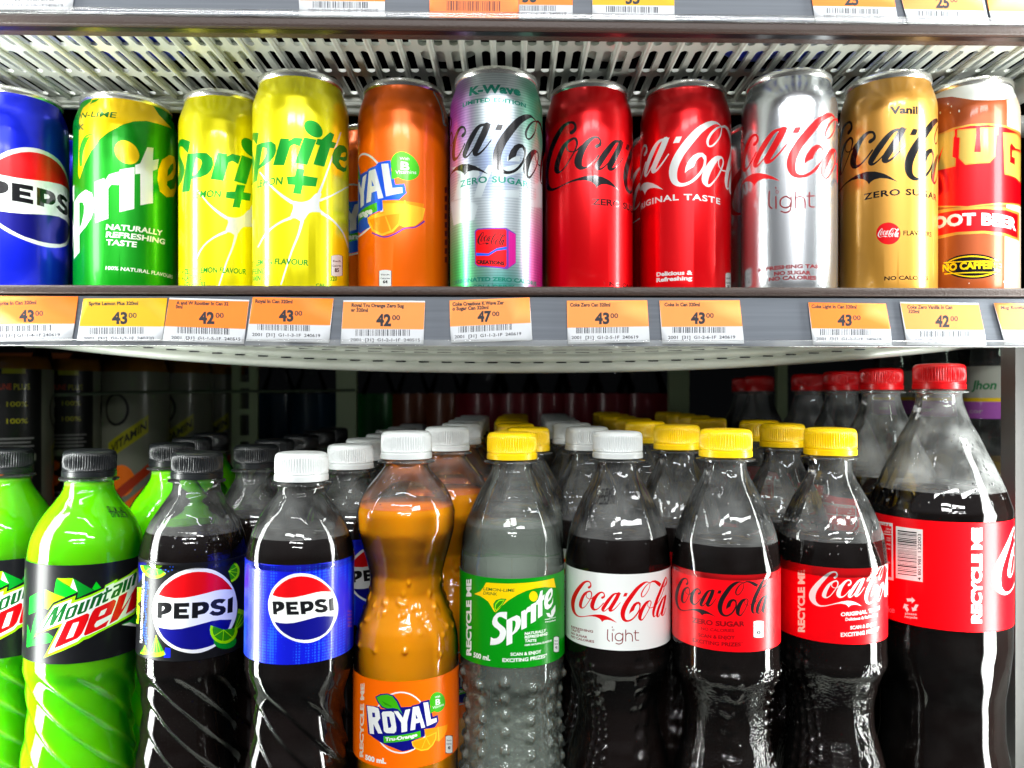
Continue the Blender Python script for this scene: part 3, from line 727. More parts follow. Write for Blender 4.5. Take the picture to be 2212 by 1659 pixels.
DROP = mat('water_bead', lincol=(.9, .92, .92), rough=.03, trans=.9, ior=1.33)
def front_extras():
    for key, cyl, z0, z1, n in (('big', CY_['big'], .188, .235, 70), ('orig', CY_['orig'], .165, .212, 60), ('light', LB, .17, .205, 14), ('zero', CY_['zero'], .17, .21, 24), ('royal', RB, .195, .21, 16), ('lime', PB, .165, .19, 20)):
        o = next(c for c in BOT[key].children if c.name.startswith('bottle_body')); n0 = {}
        for v in o.data.vertices: n0.setdefault(round(v.co.z, 4), math.hypot(v.co.x, v.co.y))
        prof = sorted(n0.items()); droplets(BOT[key], cyl, prof, z0, z1, n, hash(key) % 99 if False else len(key)*7+n, DROP)
        f = lambda u, v, cyl=cyl, prof=prof: (lambda R, a: ((R+.0004)*math.sin(a), -(R+.0004)*math.cos(a), v/1000))(float(np.interp(v/1000, [p[0] for p in prof], [p[1] for p in prof])), u/1000/cyl.R+cyl.a0)
        if key == 'light':
            S1 = S(2000, 1750, 2.0109)
            decal('date_code', 'SB1 S9 442', S1((712, 500)), S1((880, 500)), 20, cyl.px, f, INK['black'], BOT[key]); decal('date_code', 'EXP 22DEC24 1101', S1((680, 548)), S1((912, 552)), 20, cyl.px, f, INK['black'], BOT[key])
    cyl = DB; o = next(c for c in BOT['dew'].children if c.name.startswith('bottle_body')); n0 = {}
    for v in o.data.vertices: n0.setdefault(round(v.co.z, 4), math.hypot(v.co.x, v.co.y))
    prof = sorted(n0.items()); S1 = S(0, 1750, 2.0109)
    f = lambda u, v: (lambda R, a: ((R+.0004)*math.sin(a), -(R+.0004)*math.cos(a), v/1000))(float(np.interp(v/1000, [p[0] for p in prof], [p[1] for p in prof])), u/1000/cyl.R+cyl.a0)
    decal('date_code', 'SB1 LM1 1462', S1((940, 612)), S1((1105, 612)), 13, cyl.px, f, INK['black'], BOT['dew']); decal('date_code', 'EXP 06 DEC 24', S1((958, 645)), S1((1110, 645)), 13, cyl.px, f, INK['black'], BOT['dew'])
CY_ = {}
def zy(y, d): return CZ-(y-CY)*d/F
def calbox(A, x0, y0, x1, y1, txt, col='white', dark='black'):
    """small nutrition tumbler pictogram"""
    w = x1-x0; h = y1-y0
    A.poly(dark, [(x0-w*.06, y0-h*.02), (x1+w*.06, y0-h*.02), (x1+w*.06, y1+h*.02), (x0-w*.06, y1+h*.02)])
    A.poly(col, [(x0, y0+h*.05), (x0+w*.3, y0), (x0+w*.7, y0), (x1, y0+h*.05), (x1, y1-h*.04), (x0+w*.7, y1), (x0+w*.3, y1), (x0, y1-h*.04)])
    A.text(dark, 'Each', (x0+w*.15, y0+h*.30), (x1-w*.15, y0+h*.30), h*.07, bold=.02)
    A.text(dark, 'Calories', (x0+w*.12, y0+h*.5), (x1-w*.12, y0+h*.5), h*.08, bold=.02)
    A.text(dark, txt, (x0+w*.3, y0+h*.78), (x1-w*.3, y0+h*.78), h*.18, bold=.04)

BOT = {}
# --- neon green drinks, black wrap
def dew_art(cyl, second=False):
    A = Art(cyl.px)
    if not second:
        A.at(S(100, 2220, 3.7708)); A.layers = list(DEW.layers); A.mats = list(DEW.mats)
    else:
        A.at(S(0, 2220, 3.7708)); A.logo(DEW, [(955, 870), (885, 1195), (612, 1252)], [(320, 715), (285, 1020), (20, 1095)], {})
    return A
cyl = DB
BOT['dew'] = bottle('soda_bottle', 'neon green drink with black cap and red lettering, second bottle from the left edge', 'bottle', cyl, prof_mm([(y, hw) for y, hw in [(1034, 50), (1042, 48), (1054, 50), (1079, 64), (1106, 84), (1133, 99), (1160, 108), (1187, 111.5), (1205, 112.5), (1214, 112), (1408, 112), (1424, 112), (1440, 110), (1475, 106), (1520, 102), (1570, 105), (1620, 111), (1680, 113), (1700, 112), (1725, 104), (1744, 84)]], .48),
      zy(970, .48), zy(1042, .48), LIME, CAPS['black'], dew_art(cyl), 'black', (1218, 1429), disp=d_pepsi(.1), group='front row of bottles')
c2 = Cyl(5, .515, .0323, 0, lean=.035, pivy=1320)
A = dew_art(c2, True)
BOT['dew2'] = bottle('soda_bottle', 'neon green drink with black cap cut off by the left edge of the picture', 'bottle', c2, prof_mm([(y, hw) for y, hw in [(1034, 50), (1042, 48), (1054, 50), (1079, 64), (1106, 84), (1133, 99), (1160, 108), (1187, 111.5), (1205, 112.5), (1214, 112), (1408, 112), (1424, 112), (1440, 110), (1475, 106), (1520, 102), (1570, 105), (1620, 111), (1680, 113), (1700, 112), (1725, 104), (1744, 84)]], .48),
      zy(966, .515), zy(1034, .515), LIME, CAPS['black'], A, 'black', (1208, 1420), disp=d_pepsi(.6), group='front row of bottles')
# --- cola with lime, black wrap
cyl = PB
A = Art(cyl.px).at(S(540, 2220, 3.7696)); P = A.poly
def wedge(A, c, r, a0, a1, rim='lime', flesh='dlime', squash=1.0):
    pts = lambda rr: [(c[0], c[1])]+[(c[0]+rr*math.cos(math.radians(a)), c[1]+rr*squash*math.sin(math.radians(a))) for a in np.linspace(a0, a1, 12)]
    A.poly(rim, pts(r)); A.poly(flesh, pts(r*.8))
    for a in np.linspace(a0, a1, 5)[1:-1]:
        ca, sa = math.cos(math.radians(a)), math.sin(math.radians(a))*squash
        A.poly(rim, [(c[0]-sa*5, c[1]+ca*5), (c[0]+r*.8*ca-sa*5, c[1]+r*.8*sa+ca*5), (c[0]+r*.8*ca+sa*5, c[1]+r*.8*sa-ca*5), (c[0]+sa*5, c[1]-ca*5)])
P('navy', [(60, 100), (180, 105), (140, 300), (60, 420)])
rr = random.Random(3)
for i in range(24):
    for j in range(5):
        x = 150+j*36+18*math.sin(i*.6); y = 400+i*40
        if x < 230-60*math.sin((y-300)/400): A.ell('mblue', (x, y+j*8), 13-j*2, 16-j*2, n=8)
for x, y in ((525, 165), (570, 168), (555, 213), (500, 236), (460, 212), (452, 258), (405, 243), (390, 208), (408, 290)): A.ell('mblue', (x, y), 10, 10, n=6)
wedge(A, (300, 130), 215, 40, 175); A.poly('lime', [(300, 140), (415, 152), (340, 208)])
A.layers += PEP.layers; A.mats += [m for m in PEP.mats if m not in A.mats]
P('blue', [(530, 1395), (530, 1535), (430, 1535), (455, 1380)])
wedge(A, (315, 1195), 300, 62, 110, squash=1.1); wedge(A, (150, 1350), 140, 60, 120)
wedge(A, (1400, 240), 170, -60, 75, 'lime', 'dlime'); wedge(A, (1480, 1140), 340, -78, -38, 'lime', 'dlime')
A.ell('g2', (1350, 1290), 170, 120); wedge(A, (1330, 1120), 210, -10, 200, 'lime', 'dlime')
A.text('lime', 'LIME', (48, 1030), (90, 480), 60, up=(-1, 0), bold=.07)
A.text('white', 'FLAVOR WITH OTHER NATURAL FLAVORS', (108, 1315), (150, 265), 32, up=(-1, 0), bold=.05)
BOT['lime'] = bottle('soda_bottle', 'black capped cola bottle, black wrap with round emblem and lime slices', 'bottle', cyl, prof_mm([(1040, 50), (1048, 48), (1056, 49), (1079, 62), (1106, 80), (1133, 95), (1160, 104), (1187, 109), (1203, 110.5), (1212, 109), (1408, 109), (1424, 109), (1440, 106), (1475, 100), (1520, 96), (1570, 98), (1620, 104), (1680, 109), (1710, 108), (1744, 84)], .48),
      zy(974, .48), zy(1136, .48), COLA, CAPS['black'], A, 'black', (1214, 1425), disp=d_pepsi(.35), group='front row of bottles')
# --- cola, blue wrap
cyl = Cyl(648, .445, .0302, 0, lean=.012, pivy=1320)
A = Art(cyl.px).at(S(1000, 2372, 2.0109))
A.logo(PEP, [(333, 938), (1470, 622), (850, 1418)], [(188, 170), (665, 35), (435, 376)], {})
A.text('purple', 'IIIII', (815, 270), (815, 140), 36, up=(-1, 0))
BOT['blue'] = bottle('soda_bottle', 'white capped cola bottle, bright blue wrap with round emblem', 'bottle', cyl, PEPK,
      zy(975, .445), zy(1144, .445), COLA, CAPS['white'], A, 'halfblue', (1220, 1434), disp=d_pepsi(.8), group='front row of bottles')
# --- orange drink
cyl = RB
A = Art(cyl.px).at(S(1420, 2700, 4.459)); A.layers = list(ROY.layers); A.mats = list(ROY.mats)
A.text('white', 'Tru-Orange', (540, 1172), (1110, 1085), 62, bold=.05)
A.text('cream', 'RECYCLE ME', (150, 1465), (172, 145), 62, up=(-1, 0), bold=.05)
A.text('white', '500 mL', (190, 1500), (560, 1575), 90, bold=.05)
calbox(A, 1612, 1080, 1728, 1390, '40')
BOT['royal'] = bottle('soda_bottle', 'orange drink bottle with white cap and pinched waist', 'bottle', cyl, ROYK,
      zy(930, .461), zy(1086, .461), ORANGE, CAPS['white'], A, 'orange', (1472, 1660), disp=d_royal(), mist=pet_mat('misted_pet_amber_reflection', .10, tint=(.96, .74, .42)), group='front row of bottles')  # amber tint of the misted headspace paints in the drink's reflection
# --- clear lemon lime drink
cyl = SB
A = Art(cyl.px).at(S(1840, 2280, 4.1477)); P = A.poly
P('yellow', [(440, 205), (700, 222), (900, 222), (1150, 205), (1400, 170), (1550, 132), (1582, 288), (1400, 280), (1250, 300), (1100, 340), (950, 410), (800, 505), (700, 590), (600, 695), (570, 690), (530, 620), (470, 520), (390, 460), (340, 430), (245, 395), (345, 350), (390, 290)])
P('g2', [(560, 620), (555, 560), (600, 495), (690, 468), (775, 478), (700, 590), (590, 690)]); P('lime', [(575, 640), (590, 560), (650, 495), (745, 485), (700, 570), (600, 675)]); P('dlime', [(590, 625), (605, 565), (655, 515), (725, 500), (690, 560), (605, 655)])
A.layers += SPR.layers; A.mats += [m for m in SPR.mats if m not in A.mats]
A.text('dgreen', 'LEMON-LIME', (392, 330), (905, 358), 52, bold=.015, slant=.1); A.text('dgreen', 'DRINK', (392, 402), (620, 422), 52, bold=.015, slant=.1)
A.text('white', 'RECYCLE ME', (190, 1420), (190, 150), 78, up=(-1, 0), bold=.05)
A.text('white', '500 mL', (228, 1440), (505, 1500), 85, bold=.03, slant=.1)
for i, (t, x1, y0, y1) in enumerate((('NATURALLY', 1420, 1075, 1020), ('REFRESHING', 1440, 1135, 1075), ('TASTE', 1262, 1195, 1185))): A.text('white', t, (1070, y0), (x1, y1), 46, bold=.03, slant=.12)
A.text('white', '100% NATURAL FLAVOURS', (1072, 1258), (1518, 1178), 30, bold=.03, slant=.1)
A.text('white', 'SCAN & ENJOY', (838, 1420), (1345, 1370), 52, bold=.03); A.text('white', 'EXCITING PRIZES*', (705, 1520), (1440, 1440), 60, bold=.03)
P('white', [(1425, 712), (1480, 712), (1505, 760), (1500, 790), (1450, 770)]); P('white', [(1505, 760), (1505, 680), (1575, 575), (1575, 680), (1540, 760), (1510, 790)])
A.text('white', 'made from', (1405, 830), (1580, 790), 26, bold=.02); A.text('white', 'recycled', (1410, 870), (1575, 840), 26, bold=.02)
calbox(A, 1550, 1105, 1630, 1360, '41')
BOT['sprite'] = bottle('soda_bottle', 'clear lemon lime drink with yellow cap and green wrap', 'bottle', cyl, SPRK,
      zy(932, .466), zy(1122, .466), WATER, CAPS['yellow'], A, 'green', (1250, 1443), disp=d_sprite(), group='front row of bottles', fillr=.0004)
# --- light cola, white wrap
cyl = LB
A = Art(cyl.px).at(S(2260, 2260, 4.609)); A.layers = list(COKE.layers); A.mats = list(COKE.mats)
def light_word(A, f, m='maroon'):
    """thin lower-case word drawn as strokes; f maps the source crop to the current space"""
    g = lambda pts: A.stroke(m, [(*f((x, y)), w*f.k) for x, y, w in pts], n=3)
    g([(790, 1190, 18), (785, 1300, 18), (788, 1370, 18), (822, 1402, 18)]); g([(872, 1255, 18), (874, 1330, 18), (874, 1400, 18)])
    g([(872, 1138, 16), (873, 1150, 16)]); A.ring(m, f((888, 1195)), 17*f.k, 18*f.k, 8*f.k, n=12)
    g([(1062, 1290, 16), (1000, 1252, 18), (935, 1290, 18), (930, 1360, 18), (985, 1395, 18), (1045, 1375, 18), (1068, 1310, 18)])
    g([(1065, 1255, 18), (1066, 1350, 18), (1050, 1430, 18), (995, 1455, 18), (940, 1440, 16)])
    g([(1118, 1195, 18), (1118, 1300, 18), (1118, 1400, 18)]); g([(1118, 1300, 14), (1150, 1258, 18), (1210, 1262, 18), (1238, 1310, 18), (1240, 1400, 18)])
    g([(1295, 1205, 18), (1293, 1300, 18), (1300, 1375, 18), (1355, 1385, 16)]); g([(1268, 1248, 16), (1355, 1246, 16)])
class Fm:
    def __init__(s, k, dx, dy): s.k = k; s.dx = dx; s.dy = dy
    def __call__(s, p): return (p[0]*s.k+s.dx, p[1]*s.k+s.dy)
light_word(A, Fm(1, 0, 0))
for t, x1, y0, y1 in (('REFRESHING', 522, 1150, 1245), ('TASTE', 285, 1205, 1255), ('NO SUGAR', 418, 1265, 1352), ('NO CALORIES', 542, 1325, 1432)): A.text('maroon', t, (122, y0), (x1, y1), 42, bold=.03)
BOT['light'] = bottle('soda_bottle', 'cola bottle with white cap and white wrap with red script', 'bottle', cyl, COKEK,
      zy(930, .47), zy(1144, .47), COLA, CAPS['white'], A, 'white', (1240, 1405), disp=d_coke('a'), group='front row of bottles')
# --- sugar free cola, red wrap, black script
cyl = CY_['zero'] = Cyl(1567, .452, .0304, 0)
A = Art(cyl.px).at(S(2000, 1750, 2.0109))
A.logo(COKE, [(445, 430), (1158, 512), (1110, 1045)], [(1505, 1185), (1782, 1230), (1800, 1438)], {'red': 'black'})
A.at(S(2000, 2372, 2.0109))
A.text('dkred', 'ZERO SUGAR', (1545, 232), (1970, 265), 40, bold=.04); A.text('dkred', 'NO CALORIES', (1618, 295), (1882, 312), 24, bold=.02)
A.text('dkred', 'SCAN & ENJOY', (1597, 348), (1890, 370), 28, bold=.03); A.text('dkred', 'EXCITING PRIZES*', (1552, 388), (1958, 425), 30, bold=.03)
calbox(A, 2038, 222, 2118, 358, '0'); A.text('dkred', '500', (2032, 412), (2085, 415), 32)
A.stroke('dkred', [(2190, 200, 8), (2200, 300, 22), (2195, 360, 14)])
BOT['zero'] = bottle('soda_bottle', 'cola bottle with yellow cap and red wrap with black script', 'bottle', cyl, [(z*1.012, r*.97) for z, r in COKEK],
      zy(925, .452), zy(1157, .452), COLA, CAPS['yellow'], A, 'cokered', (1241, 1407), disp=d_coke('b'), shell=PET_PEB, group='front row of bottles')
# --- cola, red wrap, white script
cyl = CY_['orig'] = Cyl(1793, .468, .0313, 0)
A = Art(cyl.px).at(S(2996, 1750, 2.0109))
A.logo(COKE, [(445, 430), (687, 1050), (1110, 1045)], [(690, 1132), (800, 1366), (955, 1340)], {'red': 'white'})
A.text('cream', 'RECYCLE ME', (448, 1565), (448, 1065), 52, up=(-1, 0), bold=.05)
A.at(S(2996, 2372, 2.0109))
A.text('white', 'ORIGINAL TASTE', (737, 185), (1048, 130), 30, bold=.04); A.text('white', 'Delicious & Refreshing', (775, 222), (1030, 180), 24, bold=.03)
A.text('white', 'SCAN & ENJOY', (812, 292), (1020, 255), 28, bold=.03); A.text('white', 'EXCITING PRIZES*', (737, 350), (1045, 298), 32, bold=.03)
BOT['orig'] = bottle('soda_bottle', 'cola bottle with yellow cap and red wrap with white script', 'bottle', cyl, COKEK,
      zy(923, .468), zy(1150, .468), COLA, CAPS['yellow'], A, 'cokered', (1226, 1389), disp=d_coke('c'), shell=PET_PEB, group='front row of bottles')
# --- large cola bottle
cyl = Cyl(2028, .49, .0400, 0)
A = Art(cyl.px).at(S(2996, 1750, 2.0109)); P = A.poly
P('white', [(945, 645), (1158, 690), (1165, 1150), (950, 1090)]); P('cokered', [(945, 675), (1150, 715), (1150, 1125), (950, 1065)])
A.text('cokered', 'INFORMATION', (960, 682), (1130, 712), 18, bold=.02)
P('white', [(950, 750), (1158, 780), (1158, 786), (950, 756)]); P('white', [(1018, 705), (1024, 705), (1024, 780), (1018, 780)])
for i, (t, x) in enumerate((('100 mL', 1105), ('APPROX. 4', 1090))): A.text('white', t, (x, 740+i*22), (1152, 748+i*22), 16)
for i, (t, y) in enumerate((('YOU', 805), ('CALORIES', 822), ('70', 855), ('% RDI', 890), ('1%', 1000))): A.text('white', t, (1050, y), (1085 if len(t) > 3 else 1075, y+5), 13); A.text('white', t, (1108, y+8), (1140, y+13), 13)
P('white', [(1184, 712), (1398, 740), (1398, 1162), (1184, 1128)])
y = 745; rr = random.Random(5)
while y < 1095:
    h = rr.choice((3, 3, 5, 8, 11)); P('black', [(1198, y-2), (1350, y+16), (1350, y+16+h), (1198, y-2+h)]); y += h+rr.choice((4, 5, 7, 9))
A.text('black', '4 801981 132003', (1384, 1150), (1384, 775), 26, up=(-1, 0), bold=.01)
for k in range(3):
    a = math.radians(-90+120*k); c = (1302+42*math.cos(a), 1348+42*math.sin(a)); t = a+math.pi/2
    Q = lambda u, v: (c[0]+u*math.cos(t)-v*math.sin(t), c[1]+u*math.sin(t)+v*math.cos(t))
    P('white', [Q(-34, -12), Q(8, -12), Q(8, -24), Q(36, 4), Q(8, 30), Q(8, 12), Q(-26, 12)])
A.text('white', 'please', (1258, 1422+0), (1350, 1430), 20); A.text('white', 'recycle', (1254, 1448), (1355, 1458), 20)
A.text('pinkish', 'Coke', (1055, 1395), (1175, 1410), 50, bold=.02)
A.text('white', 'RECYCLE ME', (1865, 1493), (1868, 725), 78, up=(-1, 0), bold=.06)
INK['pinkish'] = ink('pinkish', (240, 110, 120))
A.logo_sim(COKE, (140, 700), (1978, 1120), 1.72, cols={'red': 'white'})
BOT['big'] = bottle('large_soda_bottle', 'tall cola bottle with red cap, right end of the front row', 'bottle', cyl, BIGK,
      zy(785, .49), zy(1047, .49), COLA, CAPS['red'], A, 'cokered', (1126, 1360), disp=lambda Z, T, R: R+smoothwin(Z, .004, .094, .015)*.0009*np.cos(T*7+1)+smoothwin(Z, .187, .225, .012)*.0003*np.cos(T*9), group='front row of bottles', mist=pet_mat('misted_large_pet', .16), nseg=240)

CY_['big'] = cyl
# ------------------------------------------------------------------ rows behind: same bottles further back in the cabinet
ORD = ['second', 'third', 'fourth', 'fifth', 'sixth', 'seventh', 'eighth']
def row(key, pts, what, drift=None):
    src = BOT[key]
    for i, (xp, d) in enumerate(pts):
        c = copy_tree(src)
        x = (xp-CX)/F*d
        c.location = (x, d, 0); c.rotation_euler = (0, 0, random.uniform(-.5, .5))
        c['label'] = f'{ORD[i]} in its row: {what}'; c['group'] = 'bottles queued behind the front row'
def auto(key, start, nrow, pitch=.067):
    """rows recede straight back with a little wander; start = (px, distance) of the second bottle"""
    x0 = (start[0]-CX)/F*start[1]; out = []
    for i in range(nrow):
        d = start[1]+i*pitch; out.append(((x0+random.uniform(-.003, .003))*F/d+CX, d))
    return out
row('dew', [(372, .548), (415, .62), (455, .69)], 'neon green bottle with black cap')
row('lime', [(553, .545)]+auto('lime', (600, .612), 4), 'black wrapped lime cola bottle with black cap')
row('blue', [(757, .515)]+auto('blue', (792, .582), 5), 'blue wrapped cola bottle with white cap')
row('royal', [(966, .526)]+auto('royal', (1000, .593), 4), 'orange drink bottle with white cap')
row('sprite', [(1140, .532)]+auto('sprite', (1112, .60), 5), 'green wrapped clear drink bottle with yellow cap')
row('light', [(1268, .537)]+auto('light', (1232, .604), 5), 'white wrapped cola bottle with white cap')
row('zero', [(1462, .512)]+auto('zero', (1400, .58), 5), 'red wrapped cola bottle with black script and yellow cap')
row('orig', [(1690, .537), (1640, .604), (1530, .66)]+auto('orig', (1500, .735), 3), 'red wrapped cola bottle with white script and yellow cap')
row('big', [(1903, .575), (1818, .66), (1745, .75), (1640, .83), (1610, .92)], 'tall cola bottle with red cap')
front_extras()
# ------------------------------------------------------------------ cans on the middle shelf
CANZ = CZ+.0505                 # top face of the can shelf
CANH = .1465
def can_prof(R, H=CANH):
    K = [(0, .80), (.002, .86), (.009, 1), (H-.0195, 1), (H-.0165, .992), (H-.013, .962), (H-.0095, .922), (H-.0068, .888), (H-.0048, .870), (H-.0040, .868)]
    z = [k[0] for k in K]; r = [k[1]*R for k in K]
    return (lambda zz: float(np.interp(zz, z, r))), [k*1000 for k in z[1:-1]]
def make_can(label, xc, d, R, art, base, H=CANH, group='front row of cans'):
    """xc: picture column of the axis, d: distance, art(A): draws with a fresh Art"""
    prof, vl = can_prof(R, H)
    cyl = Cyl(xc, d, R, CANZ, prof)
    root = cyl.root('soda_can', label=label, cat='can', group=group)
    A = Art(cyl.px); 
    if art: art(A)
    cyl.skin(A, 'can_body', base, 0, (H-.0040)*1000, vl, root, step=4)
    r = R
    lathe('lid', [(.0002, .001), (.0002, .74*r), (.0014, .80*r)], 48, INK['c_silver'], root, close_top=False)
    rim = [(H-.0046, .866*r), (H-.0040, .880*r), (H-.0034, .893*r), (H-.0018, .897*r), (H-.0004, .890*r), (H, .872*r), (H-.0006, .852*r), (H-.004, .83*r), (H-.0045, .81*r), (H-.0035, .78*r), (H-.0035, .004)]
    lathe('rim', rim, 72, ALU, root, close_bot=False, sharp=50)
    MB().box(-.004, .004, -.002, .012, H-.0034, H-.0024).obj('pull_tab', ALU, root)
    return root
CAN = {}
T_ = lambda A, m, t, p0, p1, h, **k: A.text(m, t, p0, p1, h, **k)

def art_pepsi(A):
    A.at(S(0, 600, 2.0109))
    A.logo(PEP, [(578, 950), (850, 942), (585, 712)], [(95, 408), (297, 442), (95, 262)], {'white': 'c_white', 'red': 'c_red', 'navy': 'c_navy', 'black': 'c_black'})
CAN['pepsi'] = make_can('bright blue can with round red, white and dark blue emblem at the left edge', 32, .517, .0318, art_pepsi, INK['c_blue'])

def art_sprite(A):
    A.at(S(0, 0, 2.0109)); P = A.poly
    P('c_yellow', [(628, 1400), (640, 860), (690, 800), (700, 700), (1200, 740), (1270, 850), (1300, 920), (1385, 1035), (1290, 1000), (1180, 972), (1080, 975), (980, 1005), (880, 1060), (800, 1120), (730, 1220), (680, 1320), (640, 1440)], sub=2)
    P('c_green', [(690, 830), (700, 790), (775, 770), (740, 800)])
    A.stroke('c_leaf', [(640, 1220, 12), (665, 1140, 14), (700, 1090, 12), (755, 1082, 8)]); A.stroke('c_leaf', [(650, 1330, 20), (655, 1220, 30), (690, 1130, 26), (715, 1105, 12)])
    T_(A, 'c_dgreen', 'LEMON-LIME', (540, 985), (930, 948), 48, bold=.02, slant=.1); T_(A, 'c_dgreen', 'DRINK', (545, 1040), (675, 1042), 44, bold=.02, slant=.1)
    A.at(S(0, 0, 1.0))
    A.logo(SPR, [(1215, 435), (1362, 750), (1017, 992)], [(507, 609), (612, 812), (381, 892)],
           {'white': 'c_white', 'white_r': 'c_white', 'white_i': 'c_white', 'white_t': 'c_white', 'white_e': 'c_yellow', 'back': 'c_g2', 'dot': 'c_yellow'})
    A.at(S(0, 600, 2.0109))
    for t, x1, y0, y1 in (('NATURALLY', 1305, 640, 690), ('REFRESHING', 1325, 700, 760), ('TASTE', 1098, 762, 782)): T_(A, 'c_white', t, (850, y0), (x1, y1), 44, bold=.03, slant=.1)
    T_(A, 'c_white', '100% NATURAL FLAVOURS', (848, 962), (1388, 1036), 30, bold=.012, slant=.1)
CAN['sprite'] = make_can('green can with yellow top and large white and yellow slanted lettering', 275, .529, .0325, art_sprite, INK['c_green'])

def lemon_burst(P, A, cx, cy, k=1.0):
    """white pith star with long spokes"""
    q = lambda pts: [(cx+x*k, cy+y*k) for x, y in pts]
    P('c_mist', q([(-75, -70), (-60, -20), (-85, 60), (-40, 70), (0, 95), (20, 90), (70, 25), (140, 20), (190, 28), (150, -10), (150, -80), (165, -130), (120, -130), (70, -80), (0, -60)]), smooth=True, n=3)
    for pts in ([(-75, -60, 28), (-150, -110, 22), (-240, -190, 14), (-330, -300, 10)], [(-80, 65, 24), (-180, 110, 16), (-280, 190, 12), (-345, 300, 10)],
                [(10, 90, 26), (-20, 200, 18), (-80, 350, 14), (-160, 600, 12)], [(135, -110, 26), (180, -220, 16), (230, -360, 12), (320, -620, 10)],
                [(170, 30, 24), (260, 90, 16), (340, 190, 10), (380, 300, 10)], [(150, -75, 22), (240, -110, 12), (400, -200, 8)]):
        A.stroke('c_mist', [(cx+x*k, cy+y*k, w*k) for x, y, w in pts], n=3)
LC = {'white': 'c_g2', 'white_r': 'c_g2', 'white_i': 'c_g2', 'white_t': 'c_g2', 'white_e': 'c_g2', 'back': 'c_lemon', 'dot': 'c_g2'}
def art_lemon1(A):
    A.at(S(1000, 600, 2.0109)); lemon_burst(A.poly, A, 410, 480)
    calbox2(A, 655, 845, 742, 1015, '85')
    for t, x1, y0, y1 in (('ZESTY LEMON FLAVOUR', 470, 945, 930), ('CAFFEINE', 120, 1000, 995), ('VITAMIN B3', 148, 1060, 1050)): T_(A, 'c_g2', t, (-8, y0), (x1, y1), 46, bold=.03, slant=.1)
    T_(A, 'c_g2', 'CARBO', (530, 1100), (650, 1100), 26, bold=.03); T_(A, 'c_g2', '320', (640, 1055), (700, 1050), 36, bold=.03)
    A.at(S(0, 0, 1.0)); A.logo(SPR, [(1215, 435), (1362, 750), (1017, 992)], [(1254, 515), (1297, 667), (1092, 661)], LC)
    A.at(S(1000, 600, 2.0109)); A.poly('c_g2', [(295, 215), (360, 210), (375, 150), (440, 155), (430, 205), (545, 225), (530, 295), (425, 288), (410, 355), (345, 350), (360, 282), (305, 278)])
    T_(A, 'c_g2', 'LEMON', (58, 305), (258, 275), 58, bold=.03, slant=.15)
def art_lemon2(A):
    A.at(S(0, 600, 2.0109)); lemon_burst(A.poly, A, 1890, 600, .9)
    T_(A, 'c_g2', '+ ZESTY LEMON FLAVOUR', (1465, 1005), (1980, 1000), 44, bold=.03, slant=.1); T_(A, 'c_g2', '+ CAFFEINE', (1465, 1055), (1620, 1045), 44, bold=.03, slant=.1); T_(A, 'c_g2', 'VITAMIN B3', (1480, 1098), (1650, 1096), 34, bold=.03, slant=.1)
    A.at(S(0, 0, 1.0)); A.logo(SPR, [(1215, 435), (1255, 840), (1017, 992)], [(1000, 590), (985, 738), (842, 716)], LC)
    A.at(S(0, 600, 2.0109)); A.poly('c_g2', [(1820, 335), (1890, 335), (1905, 278), (1975, 285), (1960, 340), (2020, 350), (2010, 410), (1945, 400), (1930, 465), (1870, 460), (1885, 395), (1815, 385)])
    T_(A, 'c_g2', 'LEMON', (1545, 392), (1775, 378), 56, bold=.03, slant=.15)
def calbox2(A, x0, y0, x1, y1, txt): 
    w = x1-x0; h = y1-y0
    A.poly('c_black', [(x0-w*.05, y0+h*.05), (x0+w*.3, y0-h*.01), (x0+w*.7, y0-h*.01), (x1+w*.05, y0+h*.05), (x1+w*.05, y1-h*.04), (x0+w*.7, y1+h*.01), (x0+w*.3, y1+h*.01), (x0-w*.05, y1-h*.04)])
    A.poly('c_mist', [(x0, y0+h*.05), (x0+w*.3, y0), (x0+w*.7, y0), (x1, y0+h*.05), (x1, y1-h*.04), (x0+w*.7, y1), (x0+w*.3, y1), (x0, y1-h*.04)])
    T_(A, 'c_black', 'Each', (x0+w*.15, y0+h*.32), (x1-w*.15, y0+h*.32), h*.08, bold=.02); T_(A, 'c_black', 'Calories', (x0+w*.1, y0+h*.55), (x1-w*.1, y0+h*.55), h*.09, bold=.02)
    T_(A, 'c_black', txt, (x0+w*.3, y0+h*.8), (x1-w*.3, y0+h*.8), h*.18, bold=.04)
CAN['lemon'] = make_can('yellow lemon slice can with green lettering, the taller looking of the yellow pair', 651, .492, .0297, art_lemon1, INK['c_lemon'])
CAN['lemon2'] = make_can('yellow lemon slice can with green lettering, half hidden behind its yellow twin', 487, .522, .0294, art_lemon2, INK['c_lemon'])

